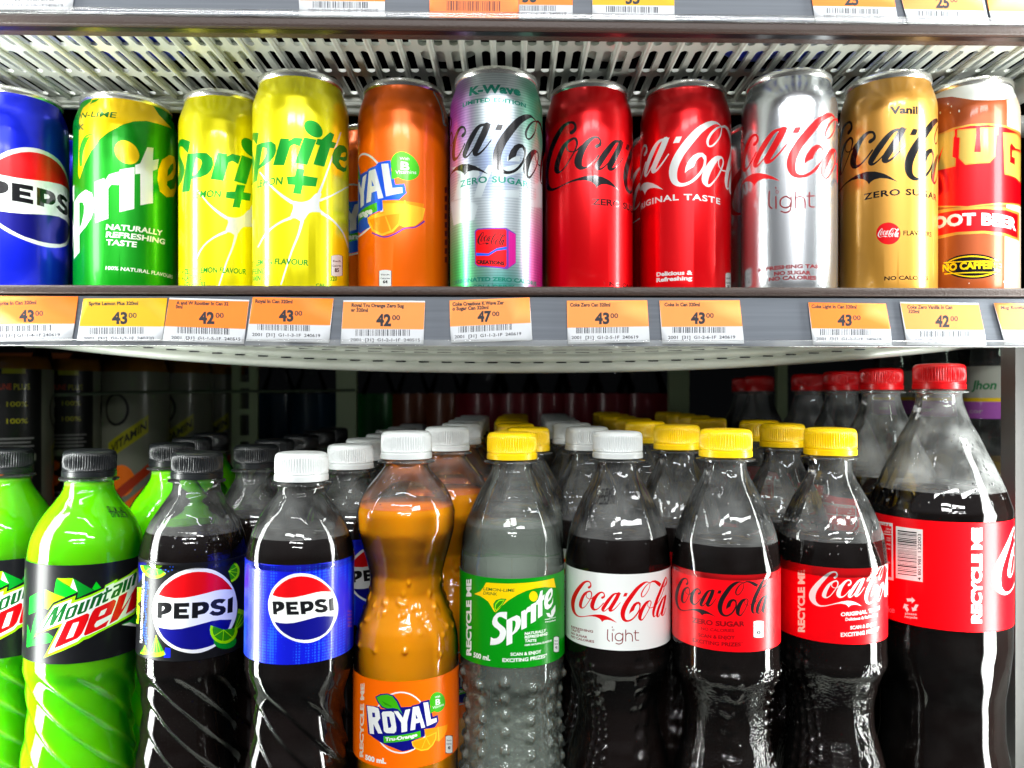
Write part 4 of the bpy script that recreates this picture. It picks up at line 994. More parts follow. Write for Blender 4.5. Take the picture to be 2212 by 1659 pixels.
def art_royal(A):
    A.at(S(1000, 600, 2.0109))
    A.logo(ROY, [(1455, 830), (985, 985), (1215, 490)], [(1228, 345), (935, 428), (1055, 112)],
           {k: 'c_'+k for k in ('white', 'navy', 'leaf', 'dlime', 'slice', 'slicel')} | {'navy': 'c_mblue'})
    T_(A, 'c_white', 'Orange', (860, 570), (985, 510), 50, bold=.05)
    A.poly('c_slicel', [(1065, 430), (1225, 430), (1410, 470), (1390, 560), (1330, 610), (1240, 622), (1100, 560)]); A.poly('c_slicel', [(942, 545), (1225, 490), (1215, 590), (1150, 660), (1060, 692), (980, 650)])
    A.poly('c_slice', [(960, 562), (1205, 510), (1195, 590), (1140, 645), (1060, 672), (990, 635)]); A.poly('c_slicel', [(1085, 535), (1095, 533), (1140, 650), (1128, 655)])
    A.stroke('c_purple', [(985, 668, 12), (1080, 700, 12), (1170, 672, 12), (1240, 632, 10), (1330, 620, 12), (1400, 575, 14)])
    calbox2(A, 1040, 965, 1135, 1098, '64')
    for i in range(9): A.poly('c_maroon', [(1566, 300+i*70), (1586, 300+i*70), (1586, 345+i*70), (1566, 345+i*70)])
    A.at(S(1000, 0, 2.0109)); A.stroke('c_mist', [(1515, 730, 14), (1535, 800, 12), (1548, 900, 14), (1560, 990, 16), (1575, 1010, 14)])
CAN['royal'] = make_can('plain orange can with white capitals on blue and a green bubble', 872, .505, .0294, art_royal, INK['c_orange'])

KC = {'red': 'c_black'}
INK['c_haze'] = mat('can_soft_grey_print', (166, 176, 180), rough=.35, metal=.5)
def art_kwave(A):
    A.at(S(1780, 220, 1.728)); P = A.poly
    for q in ([(45, 780), (230, 770), (240, 830), (120, 990), (60, 1000), (110, 830)], [(240, 850), (300, 760), (340, 760), (250, 985), (200, 985)], [(430, 700), (520, 700), (515, 735), (430, 735)],
              [(330, 900), (350, 790), (600, 740), (610, 790), (400, 850), (390, 900)], [(380, 935), (515, 935), (510, 985), (375, 985)], [(600, 900), (670, 860), (670, 1060), (600, 1050), (590, 1000), (630, 1000), (630, 930)], [(40, 1020), (150, 1000), (230, 1040), (200, 1140), (60, 1180)]): P('c_haze', q)
    A.logo(COKE, [(1158, 512), (1110, 1045), (1425, 590)], [(402, 482), (398, 818), (572, 582)], KC)
    T_(A, 'c_teal', 'K-Wave', (165, 280), (525, 282), 62, bold=.05); T_(A, 'c_teal', 'LIMITED EDITION', (122, 360), (560, 365), 28, bold=.04, arc=.10)
    T_(A, 'c_teal', 'ZERO SUGAR', (105, 915), (578, 920), 44, spacing=1.12, bold=.03, arc=.10)
    T_(A, 'c_teal', 'CARBONATED ZERO CALORIE', (55, 1590), (632, 1598), 28, bold=.04, arc=.05); T_(A, 'c_teal', 'COLA DRINK', (190, 1620), (485, 1620), 28, bold=.04)
    P('c_purple', [(205, 1215), (225, 1200), (425, 1195), (490, 1235), (490, 1440), (430, 1482), (225, 1462), (207, 1445)])
    P('c_magenta', [(440, 1215), (488, 1240), (488, 1435), (440, 1470)])
    P('c_cokered', [(212, 1222), (228, 1208), (415, 1203), (425, 1215), (425, 1455), (412, 1468), (228, 1455), (212, 1440)])
    P('c_mblue', [(215, 1368), (300, 1372), (360, 1335), (425, 1325), (425, 1345), (360, 1352), (300, 1388), (215, 1388)])
    A.logo(COKE, [(120, 700), (1110, 1045), (1850, 225)], [(224, 1285), (325, 1312), (408, 1236)], {'red': 'c_black'})
    T_(A, 'c_black', 'CREATIONS', (217, 1442), (410, 1452), 24, bold=.05)
CAN['kwave'] = make_can('iridescent silver, violet and green can with black script and a red square emblem', 1072, .4875, .0292, art_kwave, INK['c_iris'])

def art_zero(A):
    A.at(S(2160, 280, 1.843))
    A.logo(COKE, [(445, 430), (687, 1050), (1035, 512)], [(234, 472), (418, 870), (618, 532)], KC)
    T_(A, 'c_dkred2', 'ZERO SUGAR', (380, 993), (740, 1065), 46, bold=.03); T_(A, 'c_dkred2', 'NO CALORIES', (512, 1590), (730, 1625), 28, bold=.03)
INK['c_dkred2'] = mat('can_dark_red', (60, 4, 10), rough=.2, metal=.3, coat=.5)
CAN['zero'] = make_can('red can with large black script', 1272, .507, .0286, art_zero, INK['c_cokered'])
def art_orig(A):
    A.at(S(2540, 280, 1.843))
    A.logo(COKE, [(1158, 512), (1110, 1045), (1425, 590)], [(346, 490), (315, 858), (550, 565)], {'red': 'c_white'})
    T_(A, 'c_white', 'ORIGINAL TASTE', (38, 1050), (628, 992), 44, spacing=1.12, bold=.025, arc=.12)
    T_(A, 'c_white', 'Delicious &', (158, 1522), (425, 1508), 30, bold=.04); T_(A, 'c_white', 'Refreshing', (158, 1564), (422, 1548), 30, bold=.04)
    calbox2(A, 668, 1495, 706, 1640, '134')
CAN['orig'] = make_can('red can with large white script', 1480, .507, .0292, art_orig, INK['c_cokered'])
def art_light(A):
    A.at(S(2940, 240, 1.765))
    A.logo(COKE, [(1158, 512), (1110, 1045), (1425, 590)], [(470, 472), (432, 832), (650, 556)], {'red': 'c_red'})
    light_word(A, Fm(.56, -200, 262), 'c_maroon')
    for t, x0, x1, y, y1 in (('REFRESHING TASTE', 165, 638, 1498, 1475), ('NO SUGAR', 275, 535, 1522, 1515), ('NO CALORIES', 238, 572, 1562, 1552)): T_(A, 'c_maroon', t, (x0, y), (x1, y1), 26, bold=.04, arc=.04)
CAN['light'] = make_can('bare silver can with red script', 1703, .490, .0290, art_light, INK['c_silver'])
def art_gold(A):
    A.at(S(3340, 240, 1.765))
    A.logo(COKE, [(687, 1050), (1035, 512), (1110, 1045)], [(240, 878), (507, 483), (548, 848)], KC)
    T_(A, 'c_black', 'Vanilla', (388, 382), (638, 388), 52, bold=.04); T_(A, 'c_black', 'ZERO SUGAR', (202, 990), (716, 1000), 44, spacing=1.12, bold=.03, arc=.12)
    A.ell('c_cokered', (376, 1225), 86, 78); A.logo(COKE, [(120, 700), (1110, 1045), (1850, 225)], [(302, 1235), (384, 1250), (446, 1190)], {'red': 'c_white'})
    T_(A, 'c_black', 'FLAVOURS', (482, 1238), (680, 1248), 34, bold=.02); T_(A, 'c_black', 'NO CALORIES', (348, 1556), (658, 1556), 28, bold=.03)
CAN['gold'] = make_can('matt gold can with black script and small red disc', 1917, .492, .0283, art_gold, INK['c_gold'])
INK['c_paleg'] = mat('can_pale_gold', (180, 154, 66), rough=.35, metal=.2, coat=.4)
def art_mug(A):
    A.at(S(3720, 280, 1.843)); P = A.poly
    P('c_cream', [(568, 218), (700, 180), (700, 1640), (548, 1640), (552, 1220), (568, 900)], sub=3)
    P('c_white', [(-120, 60), (700, 20), (700, 180), (640, 200), (540, 218), (430, 222), (330, 220), (240, 205), (150, 190), (60, 200), (-120, 240)], sub=2)
    P('c_gold', [(-140, 560), (60, 475), (170, 425), (300, 398), (430, 393), (560, 410), (650, 450), (684, 490), (684, 1010), (-140, 1020)], sub=2)
    P('c_cokered', [(-130, 580), (60, 490), (170, 440), (300, 412), (430, 407), (555, 423), (640, 462), (676, 500), (676, 1000), (-130, 1010)], sub=2)
    g = 'c_gold'
    for m, o in ((g, 10), ('c_paleg', 0)):
        P(m, [(210-o, 450-o), (330+o, 440-o), (330+o, 470+o), (325, 605+o), (375, 605+o), (382-o, 470), (378-o, 435-o), (495+o, 430-o), (493+o, 470+o), (480+o, 475), (470+o, 640), (440, 675+o), (260, 690+o), (222-o, 650), (228-o, 500), (208-o, 495)], sub=1)
        P(m, [(-80-o, 560), (60, 480-o), (172+o, 450-o), (175+o, 480), (165+o, 500), (165, 640), (180+o, 650), (178+o, 700+o), (130, 715+o), (60, 740), (60, 700), (100, 560), (0, 800), (-60, 860)])
        P(m, [(548-o, 470-o), (640, 480-o), (668+o, 520), (668+o, 590+o), (630, 580), (600, 540), (590, 560), (590, 680), (625, 700), (625, 650), (605, 640), (605, 600-o), (670+o, 620-o), (662+o, 830+o), (560-o, 760+o)])
    P('c_gold', [(-120, 1060), (200, 1015), (400, 1005), (560, 1015), (660, 1055), (658, 1262), (560, 1225), (400, 1205), (200, 1215), (-120, 1290)], sub=2)
    P('c_cokered', [(-120, 1090), (200, 1035), (400, 1024), (560, 1034), (648, 1068), (646, 1240), (560, 1205), (400, 1185), (200, 1195), (-120, 1262)], sub=2)
    T_(A, 'c_white', 'ROOT BEER', (-30, 1186), (634, 1184), 84, bold=.05, arc=.10)
    A.ell('c_black', (315, 1448), 215, 92, n=36); A.ell('c_yellow', (315, 1448), 200, 80, n=36); A.ell('c_black', (315, 1448), 196, 70, n=36)
    P('c_yellow', [(100, 1418), (525, 1410), (525, 1418), (100, 1426)]); P('c_yellow', [(105, 1500), (520, 1492), (520, 1500), (105, 1508)])
    T_(A, 'c_yellow', 'NO CAFFEINE', (92, 1486), (525, 1466), 52, bold=.05, arc=.03)
    for x, y, r in ((75, 315, 9), (128, 248, 5), (157, 268, 6), (150, 315, 5), (215, 302, 9), (575, 375, 10), (603, 345, 8), (635, 372, 10), (608, 320, 6), (607, 1590, 11), (545, 1560, 6), (590, 1600, 5), (288, 1572, 5)): A.ell('c_mist', (x, y), r*.7, r*1.2, n=8)
CAN['mug'] = make_can('brown and cream can with red banner at the right end of the shelf', 2090, .502, .0290, art_mug, INK['c_brown'])
# cans queued behind, seen only through the gaps
for i, (key, xp, d, what) in enumerate((('pepsi', 118, .60, 'blue can in the second rank behind the blue can'), ('sprite', 320, .60, 'green can in the second rank behind the green can'), ('lemon2', 640, .60, 'yellow can deep in the shelf behind the yellow pair'),
        ('royal', 800, .585, 'orange can in the second rank behind the orange can'), ('kwave', 1070, .565, 'iridescent can in the second rank'), ('zero', 1250, .60, 'red can with black script in the second rank'),
        ('orig', 1440, .60, 'red can with white script in the second rank'), ('light', 1650, .575, 'silver can in the second rank'), ('gold', 1840, .575, 'gold can in the second rank'))):
    c = copy_tree(CAN[key]); c.location = ((xp-CX)/F*d, d, CANZ-.0005); c.rotation_euler = (0, 0, random.uniform(.6, 2.4)); c['label'] = what; c['group'] = 'cans queued behind the front row'

# ------------------------------------------------------------------ shelves
SHW = mat('shelf_white_enamel', (196, 200, 190), rough=0.32, coat=0.3, vary=0.10, vscale=35)
BUMPER = mat('shelf_dark_bumper', (58, 44, 38), rough=0.5, bump=0.5, bscale=900)
GROOVE = mat('rail_dark_groove', (16, 16, 20), rough=0.3)
RAILG = mat('rail_grey_plastic', (104, 110, 118), rough=0.5, spec=0.25, vary=0.25, vscale=30, stretch=(.4, 1, 22))
CLEAR = pet_mat('clear_rail_lip', 0.10, gr=0.10)
CHROME = mat('chrome_wire', (200, 200, 196), rough=0.16, metal=1.0)
YAW = .024
RY = .42
def shelf(label, ztop, has_slots, zbump, zstrip0, zstrip1, bow, lowb=.010):
    root = empty('shelf', (0, 0, ztop), label=label, cat='shelf', group='perforated shelves')
    m = lambda z: z-ztop
    t = .0022; x0, x1 = -.347, .347
    # perforated tray: plate with rows of rounded slots
    mb = MB(); pitch = .00920; rows = has_slots
    xs = np.arange(x0, x1, pitch)
    yb = [rows[0][0]]+[v for r in rows for v in (r[1],)]
    yprev = RY+.012
    for (ya, yb_) in rows:
        mb.box(x0, x1, yprev, ya, -t, 0, yaw=0)
        for x in xs:
            w = pitch*.28
            mb.box(x+w, x+pitch-w, ya, yb_, -t, 0)
            # rounded slot ends
            for (yy, sgn) in ((ya, 1), (yb_, -1)):
                for sx in (-1, 1):
                    cx = x+(w if sx > 0 else -w); 
                    mb.add([(cx, yy, -t), (cx, yy+sgn*.0026, -t), (cx-sx*.0008, yy+sgn*.0010, -t), (cx-sx*.0022, yy, -t)], [(0, 1, 2, 3)])
        yprev = yb_
    mb.box(x0, x1, yprev, yprev+.006, -t, 0)
    mb.obj('tray', SHW, root, sharp=30)
    # glide rods pressed below the tray
    mb = MB()
    for x in xs[::2]:
        mb.tube([(x+pitch*.5, RY+.010, -.0032), (x+pitch*.5, yprev+.004, -.0032)], .0016, 8)
    mb.obj('glide_rods', SHW, root)
    # rear beam: two rolled lips with a slotted groove between, lower edge bowed
    mb = MB(); n = 60; sec = []; lows = lambda x: -lowb-bow*(1-min(1, abs(x)/.33)**2.2)
    for i in range(n+1):
        x = -.346+.692*i/n; lw = lows(x); y = yprev+.003
        q = [(y, -.0005), (y-.001, -.003)]
        for (dy, dz) in ((.000, .0165), (-.001, .0150), (.0005, .0135), (-.0015, .0118), (-.0022, .0105), (-.0012, .0088), (.0022, .0080), (.0022, .0068), (-.0004, .0058), (-.0016, .0038), (-.0004, .0014), (.003, .0), (.008, .002)):
            if bow > .01: q.append((y+dy, min(-.004, lw+dz)))
            else: q.append((y+dy*.5, -.004-(.0165-dz)/.0165*(abs(lw)-.004)))
        q.append((y+.010, -.0005))
        sec.append([(x, a_, b_) for a_, b_ in q])
    v = [p for q in sec for p in q]; k = len(sec[0])
    f = [(i*k+j, i*k+j+1, (i+1)*k+j+1, (i+1)*k+j) for i in range(n) for j in range(k-1)]+[(i*k+k-1, i*k, (i+1)*k, (i+1)*k+k-1) for i in range(n)]
    mb.add(v, f); rb = mb.obj('rear_bar', SHW, root, sharp=70)
    if bow > .01:
        mb = MB(); x = -.33
        while x < .33:
            z0 = lows(x+.004)
            mb.box(x, x+.0098, yprev+.0026, yprev+.0045, z0+.0140, z0+.0162)
            mb.box(x+.003, x+.0100, yprev+.0046, yprev+.0060, z0+.0070, z0+.0078); x += .0163
        mb.obj('dark_slot_blocks', GROOVE, rb, smooth=False)  # solid dark blocks paint in the shade of the slot openings
    MB().box(-.347, .347, RY-.002, RY+.013, m(zbump[0]), m(zbump[1]), b=.0014, yaw=YAW).obj('bumper', BUMPER, root)
    MB().box(-.347, .347, RY+.0012, RY+.006, m(zstrip1)+.0002, m(zbump[0])-.0002, yaw=YAW).obj('groove', GROOVE, root, smooth=False)
    MB().box(-.347, .347, RY+.0006, RY+.004, m(zstrip0), m(zstrip1), yaw=YAW).obj('rail', RAILG, root, smooth=False)
    MB().box(-.347, .347, RY-.0032, RY-.0022, m(zstrip0)-.0004, m(zstrip0)+.0030, b=.0004, yaw=YAW).box(-.347, .347, RY-.0024, RY+.0004, m(zstrip0)-.0008, m(zstrip0)-.0001, yaw=YAW).obj('clear_lip', CLEAR, root)
    return root
Z = lambda y: CZ-(y-CY)*RY/F
shelf('perforated white shelf that carries the cans, price rail along its front', CZ+.0495, [(RY+.018, RY+.046), (RY+.056, RY+.084), (RY+.094, RY+.122)], (Z(638), Z(619.5)), Z(747), Z(642), .018, .017)
shelf('perforated white shelf seen from below above the cans', CZ+.2075, [(RY+.014, RY+.0346), (RY+.0414, RY+.072), (RY+.0777, RY+.1085)], (Z(66), Z(45)), Z(44), Z(-95), .006)
# tubular frame arm and bracket of the upper shelf at the right
MB().tube([(.336, .44, CZ+.2005), (.336, .568, CZ+.2005)], .0085, 16).tube([(.3365, .577, CZ+.200), (.40, .577, CZ+.200)], .0080, 16).obj('shelf_bracket', SHW, label='white tubular bracket under the upper shelf at the right', cat='bracket')
# wire divider ends that stick up between the cans
for i, (xp, dd, lab) in enumerate(((722, .452, 'between the yellow can and the orange can'), (1385, .452, 'between the two red cans'), (1605, .452, 'at the foot of the silver can'), (1812, .455, 'at the foot of the gold can'))):
    x = (xp-CX)/F*dd
    o = MB().tube([(x, dd+.06, CANZ+.003), (x, dd+.004, CANZ+.0075), (x+.0005, dd, CANZ+.0072), (x+.001, dd-.0015, CANZ+.005), (x+.001, dd-.0015, CANZ-.0002)], .0011, 8).obj('wire_divider', CHROME, label='chrome wire hook '+lab, cat='wire hook', group='wire hooks on the can shelf')

# ------------------------------------------------------------------ price tags in the rails
def tagpx(x, y):
    """ray to the tag plane just in front of the rail"""
    dx = (x-CX)/F; t = (RY-.0006)/(1-YAW*dx); return (t*dx*1000, (CZ-(y-CY)/F*t)*1000)
for n, c in dict(torange=(246, 128, 30), tpale=(242, 146, 70), tyellow=(232, 172, 0), twhite=(206, 210, 214), tink=(30, 34, 44), tall=(252, 130, 60)).items(): I(n, c, 'paper')
def barcode(A, x0, y0, x1, y1, h, seed):
    r = random.Random(seed); t = 0.0
    while t < 1:
        w = r.choice((.008, .008, .014, .02)); 
        if t+w > 1: break
        a = (x0+(x1-x0)*t, y0+(y1-y0)*t); b = (x0+(x1-x0)*(t+w), y0+(y1-y0)*(t+w))
        A.poly('tink', [a, b, (b[0], b[1]-h), (a[0], a[1]-h)]); t += w+r.choice((.010, .012, .02, .028))
def tag(sp, quad, band, col, lines, price, code, bars, label, cents='00', z=0):
    A = Art(tagpx).at(sp)
    hull = [A.M(p) for p in quad]
    A.poly(col, [quad[0], quad[1], band[1], band[0]])
    if lines and lines[0] == 'top': A.poly('twhite', [quad[0], quad[1], (quad[1][0], quad[1][1]+12), (quad[0][0], quad[0][1]+12)]); lines = lines[1:]
    for t, p0, p1 in lines: A.text('tink', t, p0, p1, 28, bold=.045)
    if price:
        t, p0, p1, h = price; A.text('tink', t, p0, p1, h, bold=.045)
        if cents: dx = p1[0]-p0[0]; A.text('tink', cents, (p1[0]+dx*.07, p1[1]-h*.5), (p1[0]+dx*.60, p1[1]-h*.5), h*.44, bold=.02)
    if code: A.text('tink', code[0], code[1], code[2], 25, bold=.02)
    if bars: barcode(A, *bars)
    # signed area fix so that the sheet faces the shopper
    if sum(hull[i][0]*hull[(i+1) % 4][1]-hull[(i+1) % 4][0]*hull[i][1] for i in range(4)) < 0: hull = hull[::-1]
    cx = sum(h[0] for h in hull)/4/1000; cz = min(h[1] for h in hull)/1000
    to3 = lambda u, v: (u/1000-cx, YAW*(u/1000-cx)-z, v/1000-cz)
    o = A.build('price_tag', 'twhite', hull, [], [], to3, lambda u, v: Vector((YAW, -1, 0)).normalized(), label=label, cat='price tag', group='price tags in the shelf rails')
    o.location = (cx, RY-.0006+YAW*cx, cz)
    md = o.modifiers.new('paper', 'SOLIDIFY'); md.thickness = .0002; md.offset = -1
sA, sB, sC, sD = S(0, 1100, 2.0109), S(1000, 1100, 2.0109), S(2000, 1100, 2.0109), S(2996, 1100, 2.0109)
tag(sA, [(-60, 168), (628, 172), (575, 530), (-60, 538)], [(-60, 400), (600, 392)], 'torange', [('Sprite In Can 320ml', (-25, 243), (292, 233))], ('43', (155, 373), (275, 373), 92), ('2001 [31] G1-1-4-1F 240619', (-60, 500), (483, 492)), (-20, 458, 415, 448, 50, 1), 'orange price tag 43.00 cut by the left edge, under the blue can')
tag(sA, [(672, 190), (1345, 185), (1300, 533), (615, 530)], [(638, 412), (1318, 415)], 'tyellow', [('Sprite Lemon Plus 320ml', (713, 243), (1112, 240))], ('43', (900, 390), (1025, 390), 92), ('2001  [31]  G1-1-2-1F  240320', (672, 523), (1238, 520)), (722, 477, 1165, 473, 54, 2), 'yellow price tag 43.00 between the two orange tags at the left')
tag(sA, [(1362, 183), (2004, 200), (1960, 556), (1305, 530)], [(1325, 412), (1975, 435)], 'torange', ['top', ('A and W Rootber In Can 32', (1418, 236), (1838, 245)), ('0ml', (1413, 268), (1468, 269))], ('42', (1600, 387), (1725, 390), 92), ('2001  [31]  G1-1-5-1F  240515', (1378, 515), (1935, 528)), (1425, 468, 1860, 480, 52, 3), 'orange price tag 42.00 under the half hidden yellow can')
tag(sB, [(22, 178), (672, 190), (635, 548), (-32, 530)], [(-8, 393), (645, 405)], 'torange', [('Royal In Can 320ml', (43, 223), (342, 228))], ('43', (232, 370), (350, 370), 88), ('2001  [31]  G1-1-3-1F  240619', (17, 490), (565, 500)), (60, 443, 497, 453, 48, 4), 'orange price tag 43.00 under the taller looking yellow can')
tag(sB, [(752, 203), (1408, 208), (1395, 558), (728, 555)], [(738, 432), (1397, 437)], 'tpale', ['top', ('Royal Tru Orange Zero Sug', (817, 255), (1238, 262)), ('ar 320ml', (813, 293), (948, 297))], ('42', (1015, 405), (1135, 408), 92), ('2001  [31]  G1-2-1-1F  240515', (808, 533), (1368, 535)), (850, 490, 1287, 490, 52, 5), 'pale orange price tag 42.00 under the orange can')
tag(sB, [(1605, 205), (2249, 180), (2272, 525), (1618, 545)], [(1610, 415), (2258, 385)], 'tpale', [('Coke Creations K Wave Zer', (1628, 248), (2043, 235)), ('o Sugar Can 320ml', (1628, 285), (1918, 273))], ('47', (1830, 375), (1940, 372), 84), ('2001  [31]  G1-1-2-1F  240619', (1645, 510), (2182, 483)), (1678, 465, 2105, 440, 50, 6), 'tilted pale orange price tag 47.00 under the iridescent can')
tag(sC, [(538, 207), (1183, 203), (1205, 540), (545, 558)], [(542, 425), (1197, 413)], 'tpale', [('Coke Zero Can 320ml', (563, 253), (887, 253))], ('43', (763, 392), (880, 390), 88), ('2001  [31]  G1-2-5-1F  240619', (575, 515), (1113, 511)), (612, 470, 1037, 466, 48, 7), 'pale orange price tag 43.00 under the red can with black script')
tag(sC, [(1282, 205), (1927, 203), (1965, 553), (1305, 556)], [(1300, 417), (1950, 413)], 'tpale', [('Coke In Can 320ml', (1322, 251), (1607, 251))], ('43', (1535, 390), (1650, 388), 88), ('2001  [31]  G1-2-6-1F  240619', (1352, 514), (1892, 511)), (1387, 466, 1812, 466, 48, 8), 'pale orange price tag 43.00 under the red can with white script')
tag(sD, [(477, 220), (1100, 230), (1150, 568), (515, 560)], [(505, 430), (1138, 435)], 'torange', [('Coke Light In Can 320ml', (502, 265), (865, 270))], ('43', (712, 405), (828, 405), 86), ('2001  [31]  G1-2-7-1F  240619', (542, 525), (1066, 530)), (572, 485, 988, 485, 50, 9), 'orange price tag 43.00 with a bent corner under the silver can')
tag(sD, [(1215, 215), (1845, 227), (1912, 570), (1270, 565)], [(1260, 438), (1892, 443)], 'tpale', ['top', ('Coke Zero Vanilla In Can', (1272, 270), (1635, 273)), ('320ml', (1282, 305), (1370, 307))], ('42', (1498, 415), (1612, 415), 90), ('2001  [31]  G1-1-10-1F 240515', (1333, 540), (1866, 543)), (1362, 498, 1778, 498, 50, 10), 'slanted orange price tag 42.00 under the gold can')
tag(sD, [(1968, 225), (2290, 230), (2330, 570), (2060, 565)], [(2035, 442), (2315, 445)], 'tpale', [('Mug Rootbeer', (2025, 275), (2260, 277))], None, ('2001  [31]', (2110, 540), (2260, 543)), (2130, 497, 2290, 497, 48, 11), 'orange price tag cut by the right edge, under the brown can')
s1, s2, s3, s4 = S(0, 0, 2.0109), S(1000, 0, 2.0109), S(2000, 0, 2.0109), S(2996, 0, 2.0109)
U = 'price tag in the upper rail, '
tag(s1, [(-60, -180), (620, -180), (575, 92), (-60, 75)], [(-60, -60), (600, -50)], 'tyellow', [], None, ('2001 [31] G1-2-10-1F240619', (-90, 48), (508, 55)), (-40, 10, 438, 12, 50, 12), 'white edged '+U+'leftmost')
tag(s2, [(385, -170), (1085, -170), (1085, 150), (400, 140)], [(398, 2), (1085, 12)], 'torange', [], ('35', (640, -20), (760, -20), 88), ('2001 [31] G1-1-8-1F 240515', (465, 95), (1030, 98)), (505, 62, 947, 66, 52, 13), 'orange and white '+U+'left of the all orange one')
tag(s2, [(1445, -180), (2160, -180), (2160, 158), (1443, 155)], [(1443, 155), (2160, 158)], 'tall', [], None, ('2001  (31) G5-G5-8-1F  240821', (1490, 128), (2095, 130)), (1583, 85, 2015, 90, 80, 14), 'all orange '+U+'above the iridescent can')
tag(s3, [(158, -180), (582, -180), (585, 162), (154, 158)], [(154, 38), (584, 42)], 'torange', [], ('36', (178, 15), (295, 15), 88), ('G1-1-6-1F  240515', (168, 125), (535, 122)), (158, 88, 450, 90, 46, 15), 'orange and white '+U+'overlapped by the all orange one')
tag(s3, [(745, -180), (1398, -180), (1405, 172), (742, 166)], [(744, 40), (1402, 46)], 'tyellow', [], ('35', (1010, 28), (1125, 28), 88), ('2001 [31] G1-1-5-1F 240320', (817, 138), (1366, 146)), (853, 96, 1282, 104, 48, 16), 'yellow and white '+U+'above the red can with white script')
tag(s4, [(480, -180), (1140, -180), (1200, 182), (535, 178)], [(515, 48), (1180, 58)], 'torange', [], ('25', (770, 38), (882, 40), 88), ('2001 [31] G1-1-1-1F 240717', (595, 142), (1135, 150)), (625, 106, 1047, 114, 44, 17), 'orange and white '+U+'above the gold can')
tag(s4, [(1180, -180), (1850, -180), (1935, 208), (1285, 204)], [(1250, 73), (1895, 88)], 'tpale', [], ('25', (1503, 60), (1612, 62), 88), ('2001 [31] G1-2-9-1F 240515', (1328, 160), (1870, 170)), (1357, 128, 1780, 136, 44, 18), 'slanted orange and white '+U+'second from the right')
tag(s4, [(1880, -180), (2300, -180), (2320, 215), (1960, 206)], [(1932, 88), (2310, 95)], 'tpale', [], None, ('2001  [31]', (2022, 178), (2200, 185)), (2045, 140, 2290, 148, 44, 19), 'orange and white '+U+'rightmost')
# packs standing on the upper shelf, seen through its slots
BLUEP = mat('pack_blue', (14, 50, 200), rough=.3); WHP = mat('pack_white', (190, 196, 190), rough=.3)
for i, (xp, m, lab) in enumerate(((235, BLUEP, 'blue pack glimpsed through the slots at the far left'), (320, BLUEP, 'blue pack glimpsed through the slots left of centre'), (1640, BLUEP, 'blue pack glimpsed through the slots above the silver can'), (1740, BLUEP, 'blue pack glimpsed through the slots above the gold can'), (470, WHP, 'pale pack glimpsed through the upper shelf at the left'), (960, WHP, 'pale pack above the iridescent can'), (1330, WHP, 'pale pack above the red cans'))):
    d = .465; x = (xp-CX)/F*d
    r0 = empty('drink_pack', (x, d, CZ+.2080), label=lab, cat='pack', group='packs on the upper shelf')
    lathe('pack_body', [(0, .012), (.0005, .019), (.002, .0215), (.10, .0215), (.104, .019)], 40, m, r0)
    lathe('lid', [(.1041, .0185), (.107, .0185), (.108, .016)], 40, ALU, r0)

# ------------------------------------------------------------------ cabinet and what stands behind
CAB = mat('cabinet_white_paint', (190, 196, 190), rough=.4); DARK = mat('cabinet_dark_liner', (9, 10, 12), rough=.9, spec=.05); MULL = mat('mullion_aluminium', (120, 120, 118), rough=.5, metal=.5, vary=.1, vscale=60, stretch=(3, 3, .2))
UPR = mat('upright_enamel', (150, 168, 130), rough=.45)
def stru(o, nm): o['kind'] = 'structure'; o.name = nm; return o
stru(MB().box(-1.0, 1.0, .40, 2.2, -.02, -.0005).obj('lower_deck', SHW, smooth=False), 'lower_deck')
stru(MB().box(-1.4, 1.4, 2.2, 2.24, -.05, .9).obj('back_wall', DARK, smooth=False), 'back_wall')
stru(MB().box(-1.4, 1.4, .40, 2.24, .90, .92).obj('cabinet_ceiling', DARK, smooth=False), 'cabinet_ceiling')
stru(MB().box(-1.42, -1.40, .40, 2.24, -.05, .92).obj('side_wall', DARK, smooth=False), 'side_wall')
stru(MB().box(1.40, 1.42, .40, 2.24, -.05, .92).obj('side_wall', DARK, smooth=False), 'side_wall')
MB().box(.327, .350, .500, .515, -.10, CZ+.046, b=.002).obj('mullion', MULL, label='brushed metal door post at the right edge', cat='post')
for sx in (-1, 1):
    MB().box(*sorted((sx*.356, sx*.40)), .365, .47, -.02, .90, b=.004).obj('mullion', MULL, label=('left' if sx < 0 else 'right')+' door mullion that carries a tall LED strip', cat='post')
def upright(xp, w, d, label, slots=True):
    x = (xp-CX)/F*d; mb = MB(); hw = w/F*d/2
    if slots:
        z = -.0
        while z < .33:
            mb.box(x-hw, x-hw*.35, d, d+.006, z, z+.026).box(x+hw*.35, x+hw, d, d+.006, z, z+.026).box(x-hw, x+hw, d, d+.006, z+.0261, z+.034); z += .0341
    else: mb.box(x-hw, x+hw, d, d+.01, -.0, .33)
    return mb.obj('upright', UPR, smooth=False, label=label, cat='shelf upright', group='shelf uprights')
upright(528, 56, .98, 'pale green slotted upright behind the left bottles'); upright(748, 44, 1.02, 'plain pale upright left of centre', False); upright(1467, 44, 1.05, 'grey upright right of centre', False); upright(1690, 22, 1.12, 'thin grey upright behind the tall red capped bottles', False)
MB().tube([(-.75, .74, CZ-.012), (-.42, .84, CZ+.001), (-.20, .98, CZ+.004)], .0018, 8).obj('fence_wire', mat('dull_green_wire', (70, 84, 66), rough=.5), label='thin metal retaining wire crossing in front of the juice bottles', cat='wire')
MB().box(-.95, .95, .64, 1.32, CZ+.056, CZ+.060).obj('shade_plate', DARK, smooth=False, label='dark plate added behind the can shelf to shade the back', cat='shelf')  # plate added to keep light from above off the back bottles
AMBW = mat('amber_shelf_edge', (150, 74, 14), rough=.3)
